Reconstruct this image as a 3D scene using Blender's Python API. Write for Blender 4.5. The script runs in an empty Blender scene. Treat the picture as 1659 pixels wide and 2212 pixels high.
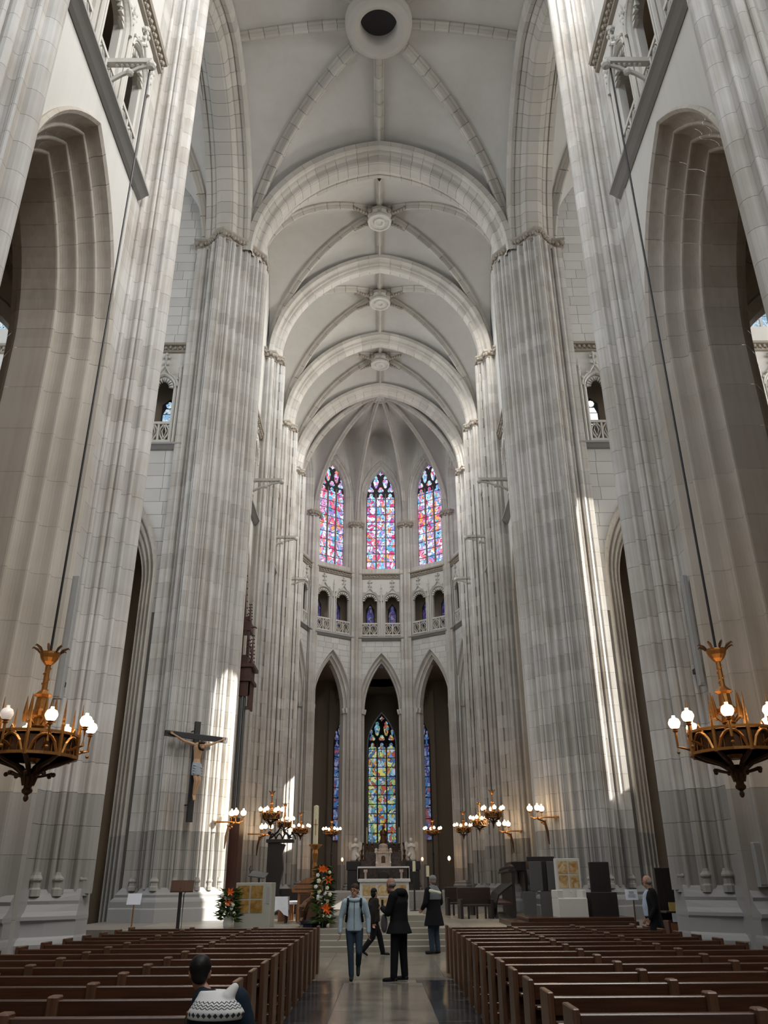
import bpy, bmesh, math, random
from mathutils import Vector, Matrix

random.seed(7)
SC = bpy.context.scene
COL = SC.collection
PI = math.pi

# ------------------------------------------------------------------ camera
cam_data = bpy.data.cameras.new('camera')
cam = bpy.data.objects.new('camera', cam_data)
COL.objects.link(cam)
cam_data.sensor_fit = 'HORIZONTAL'
cam_data.sensor_width = 36.0
cam_data.lens = 36.0 * 1742.5 / 1659.0
cam_data.clip_end = 500
cam.matrix_world = Matrix((
    (0.9999824, 0.0043591, -0.0040149, 0.0),
    (-0.0018246, -0.4180995, -0.9083994, 0.0),
    (-0.0056385, 0.9083908, -0.4180842, 1.65),
    (0, 0, 0, 1)))
SC.camera = cam

# ------------------------------------------------------------------ world, daylight, exposure
world = bpy.data.worlds.new('sky')
SC.world = world
world.use_nodes = True
bgn = world.node_tree.nodes['Background']
bgn.inputs[0].default_value = (0.75, 0.8, 0.9, 1)
bgn.inputs[1].default_value = 0.06
SC.view_settings.view_transform = 'Standard'
SC.view_settings.look = 'None'
SC.view_settings.gamma = 1.0
SC.view_settings.use_curve_mapping = False
SC.view_settings.exposure = -0.52
SC.cycles.max_bounces = 4
SC.cycles.diffuse_bounces = 3
SC.cycles.glossy_bounces = 2
SC.cycles.transmission_bounces = 1
SC.cycles.transparent_max_bounces = 2
SC.cycles.caustics_reflective = False
SC.cycles.caustics_refractive = False
SC.cycles.sample_clamp_indirect = 6.0
SC.cycles.use_adaptive_sampling = True
SC.cycles.adaptive_threshold = 0.08


def area(name, loc, target, sx, sy, power, col=(0.86, 0.93, 1.0), spread=180):
    d = bpy.data.lights.new(name, 'AREA')
    d.shape = 'RECTANGLE'
    d.size, d.size_y = sx, sy
    d.energy = power
    d.color = col
    d.spread = math.radians(spread)
    o = bpy.data.objects.new(name, d)
    COL.objects.link(o)
    o.location = loc
    v = Vector(target) - Vector(loc)
    o.rotation_euler = v.to_track_quat('-Z', 'Y').to_euler()
    return o


# daylight arriving through the high windows (area lamps; some have no modelled opening)
for yc in (5.5, 13.5, -4.0):
    area('window_daylight', (-7.6, yc, 29.5), (0, yc + 1, 20), 3.6, 8.5, 850)
    area('window_daylight', (7.6, yc, 29.5), (0, yc + 1, 20), 3.6, 8.5, 2900, (1, 0.985, 0.96))
area('window_daylight', (0, -16, 22), (0, 20, 14), 7.0, 16.0, 2600)  # unseen west window, raised as frontal fill; no wall modelled here
area('window_daylight', (-29, 24.7, 22), (0, 25, 14), 7.0, 16.0, 3500)
area('window_daylight', (29, 24.7, 22), (0, 25, 14), 7.0, 16.0, 5000, (1, 0.98, 0.95))  # added inside the end wall, which is solid but for narrow lancets
for yc in (35.9, 43.8, 51.0):
    area('window_daylight', (-7.7, yc, 30), (0, yc, 24), 3.0, 8.0, 1100)
    area('window_daylight', (7.7, yc, 30), (0, yc, 24), 3.0, 8.0, 2100, (1, 0.97, 0.92))


def sunspot(name, loc, target, deg, power, blend=0.1, radius=0.3):
    d = bpy.data.lights.new(name, 'SPOT')
    d.energy = power
    d.color = (1.0, 0.96, 0.88)
    d.spot_size = math.radians(deg)
    d.spot_blend = blend
    d.shadow_soft_size = radius
    o = bpy.data.objects.new(name, d)
    COL.objects.link(o)
    o.location = loc
    v = Vector(target) - Vector(loc)
    o.rotation_euler = v.to_track_quat('-Z', 'Y').to_euler()
    return o


# low winter sun from the south-west, one spot beam per set of added lancets
SUN = Vector((0.894, -0.17, 0.414)).normalized()
for tgt, deg, pw in (((29.5, 25.6, 20.2), 6.5, 5.0e6), ((12.2, 41.9, 8.2), 3.0, 6.0e6), ((12.2, 50.6, 14.2), 3.0, 5.0e6)):
    p = Vector(tgt) + SUN * 120
    sunspot('sunbeam', p, tgt, deg, pw)


# ------------------------------------------------------------------ helpers
def link(o, parent=None):
    COL.objects.link(o)
    if parent is not None:
        o.parent = parent
    return o


def tag(o, label=None, cat=None, group=None, kind=None):
    if label: o['label'] = label
    if cat: o['category'] = cat
    if group: o['group'] = group
    if kind: o['kind'] = kind
    return o


def thing(name, label, cat, loc=(0, 0, 0), rz=0.0, group=None, kind=None):
    o = bpy.data.objects.new(name, None)
    o.empty_display_size = 0.2
    COL.objects.link(o)
    o.location = loc
    o.rotation_euler = (0, 0, rz)
    return tag(o, label, cat, group, kind)


def mesh(name, vs, fs, mat=None, smooth=False):
    m = bpy.data.meshes.new(name)
    m.from_pydata(vs, [], fs)
    if mat: m.materials.append(mat)
    if smooth:
        m.polygons.foreach_set('use_smooth', [True] * len(m.polygons))
    m.update()
    return m


def put(name, me, parent=None, loc=None, rz=None):
    o = bpy.data.objects.new(name, me)
    link(o, parent)
    if loc is not None: o.location = loc
    if rz is not None: o.rotation_euler = (0, 0, rz)
    return o


def copy_tree(o, parent=None):
    c = o.copy()
    COL.objects.link(c)
    c.parent = parent
    for ch in list(o.children):
        copy_tree(ch, c)
    return c


class MB:
    """collects simple solids for one mesh"""
    def __init__(s):
        s.v = []; s.f = []

    def add(s, vs, fs):
        n = len(s.v)
        s.v += [tuple(v) for v in vs]
        s.f += [tuple(i + n for i in f) for f in fs]
        return s

    def box(s, x0, x1, y0, y1, z0, z1):
        return s.add([(x0, y0, z0), (x1, y0, z0), (x1, y1, z0), (x0, y1, z0), (x0, y0, z1), (x1, y0, z1), (x1, y1, z1), (x0, y1, z1)],
                     [(3, 2, 1, 0), (4, 5, 6, 7), (0, 1, 5, 4), (1, 2, 6, 5), (2, 3, 7, 6), (3, 0, 4, 7)])

    def bbox(s, x0, x1, y0, y1, z0, z1, c=0.01):
        """box with chamfered vertical and top edges"""
        p = [(x0 + c, y0), (x1 - c, y0), (x1, y0 + c), (x1, y1 - c), (x1 - c, y1), (x0 + c, y1), (x0, y1 - c), (x0, y0 + c)]
        q = [(min(max(x, x0 + c), x1 - c), min(max(y, y0 + c), y1 - c)) for x, y in p]
        r = [[(x, y, z0) for x, y in p], [(x, y, z1 - c) for x, y in p], [(x, y, z1) for x, y in q]]
        return s.rings(r)

    def rings(s, rs, close=True, caps=True):
        n = len(rs[0])
        vs = [v for r in rs for v in r]
        fs = []
        m = n if close else n - 1
        for i in range(len(rs) - 1):
            for j in range(m):
                a, b = i * n + j, i * n + (j + 1) % n
                fs.append((a, b, b + n, a + n))
        if caps and close:
            fs.append(tuple(range(n - 1, -1, -1)))
            fs.append(tuple((len(rs) - 1) * n + j for j in range(n)))
        return s.add(vs, fs)

    def prism(s, poly, z0, z1):
        return s.rings([[(x, y, z0) for x, y in poly], [(x, y, z1) for x, y in poly]])

    def lathe(s, prof, cx=0, cy=0, cz=0, n=12, sx=1.0, sy=1.0):
        return s.rings([[(cx + r * sx * math.cos(2 * PI * k / n), cy + r * sy * math.sin(2 * PI * k / n), cz + z) for k in range(n)] for r, z in prof])

    def ball(s, c, r, n=10, m=6, sz=1.0):
        return s.lathe([(max(1e-4, r * math.sin(PI * k / m)), -r * sz * math.cos(PI * k / m)) for k in range(m + 1)], c[0], c[1], c[2], n)

    def tube(s, pts, r, n=6, r1=None):
        pts = [Vector(p) for p in pts]
        k = len(pts)
        rs = []
        up = Vector((0, 0, 1))
        for i, p in enumerate(pts):
            t = (pts[min(i + 1, k - 1)] - pts[max(i - 1, 0)]).normalized()
            a = t.cross(up)
            if a.length < 1e-3: a = t.cross(Vector((1, 0, 0)))
            a.normalize()
            b = t.cross(a)
            if isinstance(r, (list, tuple)): rr = r[i]
            else: rr = r if r1 is None else r + (r1 - r) * i / max(1, k - 1)
            rs.append([tuple(p + a * rr * math.cos(2 * PI * j / n) + b * rr * math.sin(2 * PI * j / n)) for j in range(n)])
        return s.rings(rs)

    def bar(s, a, b, w, h):
        """straight bar of section w x h from a to b"""
        a, b = Vector(a), Vector(b)
        t = (b - a).normalized()
        u = t.cross(Vector((0, 0, 1)))
        if u.length < 1e-3: u = Vector((1, 0, 0))
        u.normalize()
        v = u.cross(t)
        rs = []
        for p in (a, b):
            rs.append([tuple(p + u * (i * w / 2) + v * (j * h / 2)) for i, j in ((-1, -1), (1, -1), (1, 1), (-1, 1))])
        return s.rings(rs)

    def plate(s, poly, fn, d0, d1):
        """flat outline poly [(u,z)] given thickness from depth d0 to d1 through fn(u,d,z)"""
        return s.rings([[fn(u, d0, z) for u, z in poly], [fn(u, d1, z) for u, z in poly]])

    def build(s, name, mat, parent=None, smooth=False, loc=None, rz=None):
        return put(name, mesh(name, s.v, s.f, mat, smooth), parent, loc, rz)


# ------------------------------------------------------------------ materials
def nodes(name):
    m = bpy.data.materials.new(name)
    m.use_nodes = True
    nt = m.node_tree
    return m, nt, nt.nodes['Principled BSDF']


def N(nt, typ, **kw):
    n = nt.nodes.new(typ)
    for k, v in kw.items():
        if k in n.inputs: n.inputs[k].default_value = v
        else: setattr(n, k, v)
    return n


def plain(name, col, rough=0.6, metal=0.0, var=0.12, scale=20.0, spec=0.5):
    m, nt, b = nodes(name)
    tc = N(nt, 'ShaderNodeTexCoord')
    no = N(nt, 'ShaderNodeTexNoise', Scale=scale, Detail=3.0)
    nt.links.new(tc.outputs['Object'], no.inputs['Vector'])
    mr = N(nt, 'ShaderNodeMapRange')
    mr.inputs['To Min'].default_value = 1 - var
    mr.inputs['To Max'].default_value = 1 + var
    nt.links.new(no.outputs['Fac'], mr.inputs['Value'])
    mx = N(nt, 'ShaderNodeVectorMath', operation='SCALE')
    mx.inputs[0].default_value = col
    nt.links.new(mr.outputs['Result'], mx.inputs['Scale'])
    nt.links.new(mx.outputs['Vector'], b.inputs['Base Color'])
    b.inputs['Roughness'].default_value = rough
    b.inputs['Metallic'].default_value = metal
    b.inputs['Specular IOR Level'].default_value = spec
    return m


def stone(name, col, objvar=0.16, stain_shade=0.22, stain_shade_col=(0.42, 0.36, 0.28), streak=True, bump=0.15):
    """limestone: each block its own tone, blotches, vertical streaks for wear and shade in hollows"""
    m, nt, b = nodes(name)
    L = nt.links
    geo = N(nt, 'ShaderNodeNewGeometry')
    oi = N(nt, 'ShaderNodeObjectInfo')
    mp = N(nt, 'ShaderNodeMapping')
    mp.inputs['Scale'].default_value = (5.0, 5.0, 0.1) if streak else (1.5, 1.5, 1.5)  # vertical stripes stand in for the contrast of shaded hollows
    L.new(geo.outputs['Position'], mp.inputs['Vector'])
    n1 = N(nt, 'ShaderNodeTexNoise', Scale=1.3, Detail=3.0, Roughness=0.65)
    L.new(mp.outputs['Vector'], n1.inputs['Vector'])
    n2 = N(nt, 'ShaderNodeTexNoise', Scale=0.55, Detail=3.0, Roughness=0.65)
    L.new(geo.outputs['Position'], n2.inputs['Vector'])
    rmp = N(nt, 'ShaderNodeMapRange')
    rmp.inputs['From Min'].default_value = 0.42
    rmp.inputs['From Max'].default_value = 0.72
    rmp.inputs['To Max'].default_value = stain_shade
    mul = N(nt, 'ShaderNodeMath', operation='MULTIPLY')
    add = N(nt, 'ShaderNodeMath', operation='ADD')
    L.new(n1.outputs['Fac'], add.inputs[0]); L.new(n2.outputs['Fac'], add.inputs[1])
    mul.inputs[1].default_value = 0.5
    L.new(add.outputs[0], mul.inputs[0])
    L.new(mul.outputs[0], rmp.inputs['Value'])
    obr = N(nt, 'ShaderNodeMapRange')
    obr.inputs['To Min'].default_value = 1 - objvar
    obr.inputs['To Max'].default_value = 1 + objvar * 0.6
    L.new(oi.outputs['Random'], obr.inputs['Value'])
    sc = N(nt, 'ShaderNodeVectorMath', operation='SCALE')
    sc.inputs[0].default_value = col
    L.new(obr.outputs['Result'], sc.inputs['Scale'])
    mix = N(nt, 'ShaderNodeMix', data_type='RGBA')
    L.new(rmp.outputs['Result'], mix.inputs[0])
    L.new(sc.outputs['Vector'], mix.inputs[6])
    mix.inputs[7].default_value = (*stain_shade_col, 1)
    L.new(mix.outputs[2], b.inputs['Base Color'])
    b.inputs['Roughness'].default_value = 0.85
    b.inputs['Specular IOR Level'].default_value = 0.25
    return m


def wood(name, col, rough=0.38, axis=0, dark=0.6):
    m, nt, b = nodes(name)
    L = nt.links
    tc = N(nt, 'ShaderNodeTexCoord')
    oi = N(nt, 'ShaderNodeObjectInfo')
    mp = N(nt, 'ShaderNodeMapping')
    s = [14.0, 14.0, 14.0]; s[axis] = 0.9
    mp.inputs['Scale'].default_value = s
    L.new(tc.outputs['Object'], mp.inputs['Vector'])
    n1 = N(nt, 'ShaderNodeTexNoise', Scale=2.2, Detail=6.0, Distortion=0.6)
    L.new(mp.outputs['Vector'], n1.inputs['Vector'])
    cr = N(nt, 'ShaderNodeValToRGB')
    cr.color_ramp.elements[0].position = 0.3
    cr.color_ramp.elements[0].color = (col[0] * dark, col[1] * dark, col[2] * dark, 1)
    cr.color_ramp.elements[1].position = 0.7
    cr.color_ramp.elements[1].color = (*col, 1)
    L.new(n1.outputs['Fac'], cr.inputs['Fac'])
    mr = N(nt, 'ShaderNodeMapRange')
    mr.inputs['To Min'].default_value = 0.85
    mr.inputs['To Max'].default_value = 1.12
    L.new(oi.outputs['Random'], mr.inputs['Value'])
    vm = N(nt, 'ShaderNodeVectorMath', operation='SCALE')
    L.new(cr.outputs['Color'], vm.inputs[0]); L.new(mr.outputs['Result'], vm.inputs['Scale'])
    L.new(vm.outputs['Vector'], b.inputs['Base Color'])
    b.inputs['Roughness'].default_value = rough
    return m


def marble(name, col, vein, rough=0.12, scale=1.6):
    m, nt, b = nodes(name)
    L = nt.links
    geo = N(nt, 'ShaderNodeNewGeometry')
    oi = N(nt, 'ShaderNodeObjectInfo')
    n1 = N(nt, 'ShaderNodeTexNoise', Scale=scale, Detail=8.0, Distortion=1.4, Roughness=0.6)
    L.new(geo.outputs['Position'], n1.inputs['Vector'])
    cr = N(nt, 'ShaderNodeValToRGB')
    cr.color_ramp.elements[0].position = 0.38
    cr.color_ramp.elements[0].color = (*vein, 1)
    cr.color_ramp.elements[1].position = 0.6
    cr.color_ramp.elements[1].color = (*col, 1)
    L.new(n1.outputs['Fac'], cr.inputs['Fac'])
    mr = N(nt, 'ShaderNodeMapRange')
    mr.inputs['To Min'].default_value = 0.82
    mr.inputs['To Max'].default_value = 1.12
    L.new(oi.outputs['Random'], mr.inputs['Value'])
    vm = N(nt, 'ShaderNodeVectorMath', operation='SCALE')
    L.new(cr.outputs['Color'], vm.inputs[0]); L.new(mr.outputs['Result'], vm.inputs['Scale'])
    L.new(vm.outputs['Vector'], b.inputs['Base Color'])
    b.inputs['Roughness'].default_value = rough
    return m


def glow(name, col, strength):
    m, nt, b = nodes(name)
    b.inputs['Base Color'].default_value = (0.9, 0.85, 0.75, 1)
    b.inputs['Emission Color'].default_value = (*col, 1)
    b.inputs['Emission Strength'].default_value = strength
    b.inputs['Roughness'].default_value = 0.2
    return m


def stained(name, cols, strength, scale=4.5, white=0.0):
    """leaded coloured glass; its emission stands in for sky light behind"""
    m, nt, b = nodes(name)
    L = nt.links
    geo = N(nt, 'ShaderNodeNewGeometry')
    n0 = N(nt, 'ShaderNodeTexNoise', Scale=1.6, Detail=2.0)
    L.new(geo.outputs['Position'], n0.inputs['Vector'])
    vm = N(nt, 'ShaderNodeVectorMath', operation='MULTIPLY_ADD')
    vm.inputs[1].default_value = (1.2, 1.2, 1.2)
    L.new(n0.outputs['Color'], vm.inputs[0]); L.new(geo.outputs['Position'], vm.inputs[2])
    mp = N(nt, 'ShaderNodeMapping')
    mp.inputs['Scale'].default_value = (1.0, 1.0, 0.55)
    mp.inputs['Rotation'].default_value = (0.0, 0.6, 0.0)
    L.new(vm.outputs['Vector'], mp.inputs['Vector'])
    vo = N(nt, 'ShaderNodeTexVoronoi', Scale=scale)
    L.new(mp.outputs['Vector'], vo.inputs['Vector'])
    sep = N(nt, 'ShaderNodeSeparateColor')
    L.new(vo.outputs['Color'], sep.inputs['Color'])
    cr = N(nt, 'ShaderNodeValToRGB')
    cr.color_ramp.interpolation = 'CONSTANT'
    e = cr.color_ramp.elements
    while len(e) < len(cols): e.new(0.5)
    for i, c in enumerate(cols):
        e[i].position = i / len(cols)
        e[i].color = (*c, 1)
    L.new(sep.outputs['Red'], cr.inputs['Fac'])
    ve = N(nt, 'ShaderNodeTexVoronoi', feature='DISTANCE_TO_EDGE', Scale=scale)
    L.new(mp.outputs['Vector'], ve.inputs['Vector'])
    lt = N(nt, 'ShaderNodeMath', operation='GREATER_THAN')
    lt.inputs[1].default_value = 0.035
    L.new(ve.outputs['Distance'], lt.inputs[0])
    mu = N(nt, 'ShaderNodeMath', operation='MULTIPLY')
    mu.inputs[1].default_value = strength
    L.new(lt.outputs[0], mu.inputs[0])
    L.new(cr.outputs['Color'], b.inputs['Emission Color'])
    L.new(mu.outputs[0], b.inputs['Emission Strength'])
    b.inputs['Base Color'].default_value = (0.02, 0.02, 0.03, 1)
    b.inputs['Roughness'].default_value = 0.3
    return m


M = {}
M['pier'] = stone('pale_pier_limestone', (0.62, 0.60, 0.572), 0.13, 0.75, (0.31, 0.255, 0.19))
M['dado'] = stone('grey_lower_limestone', (0.375, 0.36, 0.335), 0.1, 0.3, (0.25, 0.23, 0.2))
M['wall'] = stone('white_wall_limestone', (0.66, 0.645, 0.61), 0.06, 0.14)
M['ashlar'] = stone('white_ashlar', (0.64, 0.63, 0.61), 0.09, 0.12, streak=False)
M['joint'] = stone('mortar_joint', (0.22, 0.21, 0.2), 0.0, 0.1)
M['web'] = stone('vault_web_stone', (0.57, 0.55, 0.515), 0.03, 0.25, (0.38, 0.34, 0.29), streak=False, bump=0.08)
M['rib'] = stone('vault_rib_stone', (0.53, 0.5, 0.455), 0.14, 0.3, streak=False)
M['arch'] = stone('arch_moulding_stone', (0.56, 0.515, 0.455), 0.09, 0.5, (0.3, 0.24, 0.17))
M['brown'] = stone('shaded_aisle_stone', (0.34, 0.28, 0.21), 0.12, 0.35, (0.2, 0.15, 0.11))  # aisle shade put into the colour: darker copy of the pale stone
M['carved'] = stone('carved_pale_stone', (0.62, 0.6, 0.56), 0.06, 0.25)
M['frieze'] = stone('weathered_frieze_stone', (0.36, 0.32, 0.27), 0.08, 0.3)
M['tracery'] = plain('shade_black_tracery', (0.05, 0.045, 0.05), 0.9)  # backlit silhouette painted into the colour, near black
M['lead'] = plain('lead_bar', (0.03, 0.03, 0.035), 0.6)
GL1 = [(0.9, 0.9, 1.0), (0.75, 0.05, 0.22), (0.25, 0.55, 0.95), (0.95, 0.75, 0.9), (0.45, 0.3, 0.75), (0.1, 0.45, 0.7), (0.9, 0.2, 0.25), (0.7, 0.85, 1.0), (0.35, 0.25, 0.6), (0.95, 0.4, 0.12), (0.3, 0.75, 0.85), (0.8, 0.35, 0.65), (0.85, 0.85, 1.0)]
GL2 = [(0.12, 0.35, 0.65), (0.75, 0.7, 0.15), (0.5, 0.08, 0.05), (0.3, 0.6, 0.75), (0.06, 0.15, 0.4), (0.7, 0.75, 0.35), (0.75, 0.3, 0.05), (0.55, 0.65, 0.8), (0.1, 0.4, 0.4), (0.45, 0.12, 0.1), (0.1, 0.25, 0.55), (0.4, 0.55, 0.2)]
GL3 = [(0.05, 0.06, 0.35), (0.12, 0.1, 0.5), (0.25, 0.1, 0.3), (0.1, 0.2, 0.55), (0.45, 0.35, 0.6), (0.03, 0.03, 0.2)]
M['glass_high'] = stained('clerestory_stained_glass', GL1, 1.7, 5.0)
M['glass_low'] = stained('chapel_stained_glass', GL2, 0.9, 4.2)
M['glass_blue'] = stained('blue_passage_glass', GL3, 0.5, 7.0)
M['clear'] = glow('clear_window_daylight', (0.95, 0.98, 1.0), 1.6)
M['clear_lead'] = stained('pale_leaded_glass', [(0.55, 0.8, 1.0), (0.85, 0.95, 1.0), (0.35, 0.65, 0.95), (0.7, 0.88, 1.0)], 1.2, 9.0)
M['glass_sliver'] = stained('blue_chapel_glass', [(0.1, 0.25, 0.6), (0.3, 0.5, 0.85), (0.5, 0.15, 0.2), (0.12, 0.15, 0.45), (0.4, 0.45, 0.75)], 0.6, 4.0)
M['cloth_grey'] = plain('grey_painted_cloth', (.33, .36, .4), .7)
M['pipe'] = plain('dull_tin_pipe', (.14, .15, .16), .35, .6)
M['ambo'] = stone('shaded_ambo_stone', (.4, .39, .33), .02, .2, streak=False)  # darkened to paint the weaker light on the ambo


# ================================================================== STRUCTURE
class Frame:
    """a vertical plane: u along it, d into the wall, z up"""
    def __init__(s, o, u, n):
        s.o, s.u, s.n = o, u, n

    def pt(s, u, d, z):
        return (s.o[0] + u * s.u[0] + d * s.n[0], s.o[1] + u * s.u[1] + d * s.n[1], z)


def arc_half(hs, rise, s=0.0, k=1.0):
    """point of a pointed arch at fraction k of its half curve; s = inset"""
    R = (rise * rise + hs * hs) / (2 * hs)
    c = R - hs
    r = R - s
    a = math.acos(max(-1, min(1, c / r))) * k
    return -c + r * math.cos(a), r * math.sin(a)


def zoff(hs, rise, u):
    R = (rise * rise + hs * hs) / (2 * hs)
    c = R - hs
    return math.sqrt(max(0.0, R * R - (c + u) ** 2))


def arch_pieces(fr, uc, hs, zs, rise, prof, z0, parent, mat, nv=8, jh=1.05, sub=2, nm='voussoir', dado=None):
    for sg in (-1, 1):
        if z0 < zs - 0.05:
            n = max(1, round((zs - z0) / jh))
            h = (zs - z0) / n
            for i in range(n):
                za, zb = z0 + i * h, z0 + (i + 1) * h - 0.004
                vs = [fr.pt(uc + sg * (hs - s), d, z) for z in (za, zb) for s, d in prof]
                m = len(prof)
                fs = [(j, j + 1, j + 1 + m, j + m) for j in range(m - 1)]
                mm = dado if (dado and zb < 3.6) else mat
                put('jamb_stone', mesh('jamb_stone', vs, fs, mm), parent)
        for i in range(nv):
            k0, k1 = i / nv + 0.0007, (i + 1) / nv - 0.0007
            if i == nv - 1: k1 = 1.0
            vs = []
            for j in range(sub + 1):
                k = k0 + (k1 - k0) * j / sub
                for s, d in prof:
                    u, z = arc_half(hs, rise, s, k)
                    vs.append(fr.pt(uc + sg * u, d, zs + z))
            m = len(prof)
            fs = [(a * m + j, a * m + j + 1, (a + 1) * m + j + 1, (a + 1) * m + j) for a in range(sub) for j in range(m - 1)]
            put(nm, mesh(nm, vs, fs, mat), parent)


def wall_mesh(mb, fr, u0, u1, z0, z1, ops, d=0.0, n=10):
    """ops: list of (uc, hs, zb, zs, rise) sorted by uc"""
    def quad(a, b, c, e):
        mb.add([fr.pt(a[0], d, a[1]), fr.pt(b[0], d, b[1]), fr.pt(c[0], d, c[1]), fr.pt(e[0], d, e[1])], [(0, 1, 2, 3)])
    u = u0
    for uc, hs, zb, zs, rise in ops:
        if uc - hs > u + 1e-4: quad((u, z0), (uc - hs, z0), (uc - hs, z1), (u, z1))
        if zb > z0 + 1e-4: quad((uc - hs, z0), (uc + hs, z0), (uc + hs, zb), (uc - hs, zb))
        pts = [arc_half(hs, rise, 0, k / n) for k in range(n + 1)]
        for sg in (-1, 1):
            for (a, za), (b, zb2) in zip(pts[:-1], pts[1:]):
                quad((uc + sg * a, zs + za), (uc + sg * b, zs + zb2), (uc + sg * b, z1), (uc + sg * a, z1))
        u = uc + hs
    if u1 > u + 1e-4: quad((u, z0), (u1, z0), (u1, z1), (u, z1))


def ashlar(fr, u0, u1, z0, z1, op, bw, bh, parent, mat, d=-0.03, thick=0.03, rnd=None):
    """coursed blocks around one arch opening op=(uc,hs,zs,rise) (or None)"""
    rnd = rnd or random.Random(3)
    nz = max(1, round((z1 - z0) / bh))
    h = (z1 - z0) / nz
    g = 0.008

    def half(z):
        if op is None: return -1.0
        uc, hs, zs, rise = op
        if z <= zs: return hs
        if z >= zs + rise: return -1.0
        R = (rise * rise + hs * hs) / (2 * hs)
        return -(R - hs) + math.sqrt(max(0, R * R - (z - zs) ** 2))
    for i in range(nz):
        za, zb = z0 + i * h + g, z0 + (i + 1) * h - g
        ha, hb = half(za), half(zb)
        spans = [(u0, u1, 0)] if op is None or max(ha, hb) < 0 else [(u0, op[0], -1), (op[0], u1, 1)]
        for a, b, sg in spans:
            u = a - rnd.random() * bw * 0.6
            while u < b:
                w = bw * (0.8 + 0.4 * rnd.random())
                e0, e1 = max(u + g, a + (g if u < a else 0)), min(u + w - g, b)
                u += w
                if e1 - e0 < 0.06: continue
                q = [e0, e1, e1, e0]
                if sg == -1:
                    la, lb = op[0] - max(ha, 0), op[0] - max(hb, 0)
                    q = [min(e0, la), min(e1, la), min(e1, lb), min(e0, lb)]
                elif sg == 1:
                    la, lb = op[0] + max(ha, 0), op[0] + max(hb, 0)
                    q = [max(e0, la), max(e1, la), max(e1, lb), max(e0, lb)]
                if q[1] - q[0] < 0.02 and q[2] - q[3] < 0.02: continue
                zz = [za, za, zb, zb]
                vs = [fr.pt(q[j], d, zz[j]) for j in range(4)] + [fr.pt(q[j], d + thick, zz[j]) for j in range(4)]
                put('stone_block', mesh('stone_block', vs, [(0, 1, 2, 3), (0, 4, 5, 1), (1, 5, 6, 2), (2, 6, 7, 3), (3, 7, 4, 0)], mat), parent)


def cornice(fr, u0, u1, prof, name, mat, parent):
    """prof [(d,z)] swept along u"""
    m = len(prof)
    vs = [fr.pt(u, d, z) for u in (u0, u1) for d, z in prof]
    fs = [(j, j + 1, j + 1 + m, j + m) for j in range(m - 1)] + [tuple(range(m)), tuple(range(2 * m - 1, m - 1, -1))]
    return put(name, mesh(name, vs, fs, mat), parent)


STRING = [(0, 0), (-0.1, 0.05), (-0.22, 0.16), (-0.3, 0.2), (-0.3, 0.28), (-0.18, 0.36), (0, 0.4)]
FRIEZE = [(0, 0), (-0.1, 0.03), (-0.12, 0.08), (-0.1, 0.3), (-0.24, 0.33), (-0.28, 0.42), (0, 0.5)]


STARTS = set()


def mould(A, B, rolls, seg=5):
    """polyline from A to B carrying half-round shafts (+) and hollows (-)"""
    ax, ay = A; bx, by = B
    L = math.hypot(bx - ax, by - ay)
    tx, ty = (bx - ax) / L, (by - ay) / L
    nx, ny = -ty, tx
    out = [A]
    STARTS.add(A)
    for t, r, sg in rolls:
        for k in range(seg + 1):
            a = PI - PI * k / seg
            q = t * L + r * math.cos(a)
            h = sg * r * math.sin(a) * (1.25 if sg < 0 else 1.1)
            out.append((ax + tx * q + nx * h, ay + ty * q + ny * h))
    return out


BUNDLE = [(0.08, 0.055, 1), (0.25, 0.1, -1), (0.42, 0.06, 1), (0.6, 0.105, 1), (0.8, 0.09, -1), (0.95, 0.045, 1)]
BROAD = [(0.06, 0.05, 1), (0.17, 0.1, -1), (0.31, 0.06, 1), (0.42, 0.1, 1), (0.55, 0.07, -1), (0.67, 0.09, 1), (0.82, 0.1, -1), (0.94, 0.05, 1)]


def offset_poly(poly, off):
    n = len(poly)
    out = []
    for i in range(n):
        a, b, c = poly[i - 1], poly[i], poly[(i + 1) % n]
        def nrm(p, q):
            l = math.hypot(q[0] - p[0], q[1] - p[1]) or 1
            return (-(q[1] - p[1]) / l, (q[0] - p[0]) / l)
        n1, n2 = nrm(a, b), nrm(b, c)
        mx, my = n1[0] + n2[0], n1[1] + n2[1]
        l2 = mx * mx + my * my
        k = min(2.0 / max(l2, 0.4), 2.2)
        out.append((b[0] + mx * off * k, b[1] + my * off * k))
    return out


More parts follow.
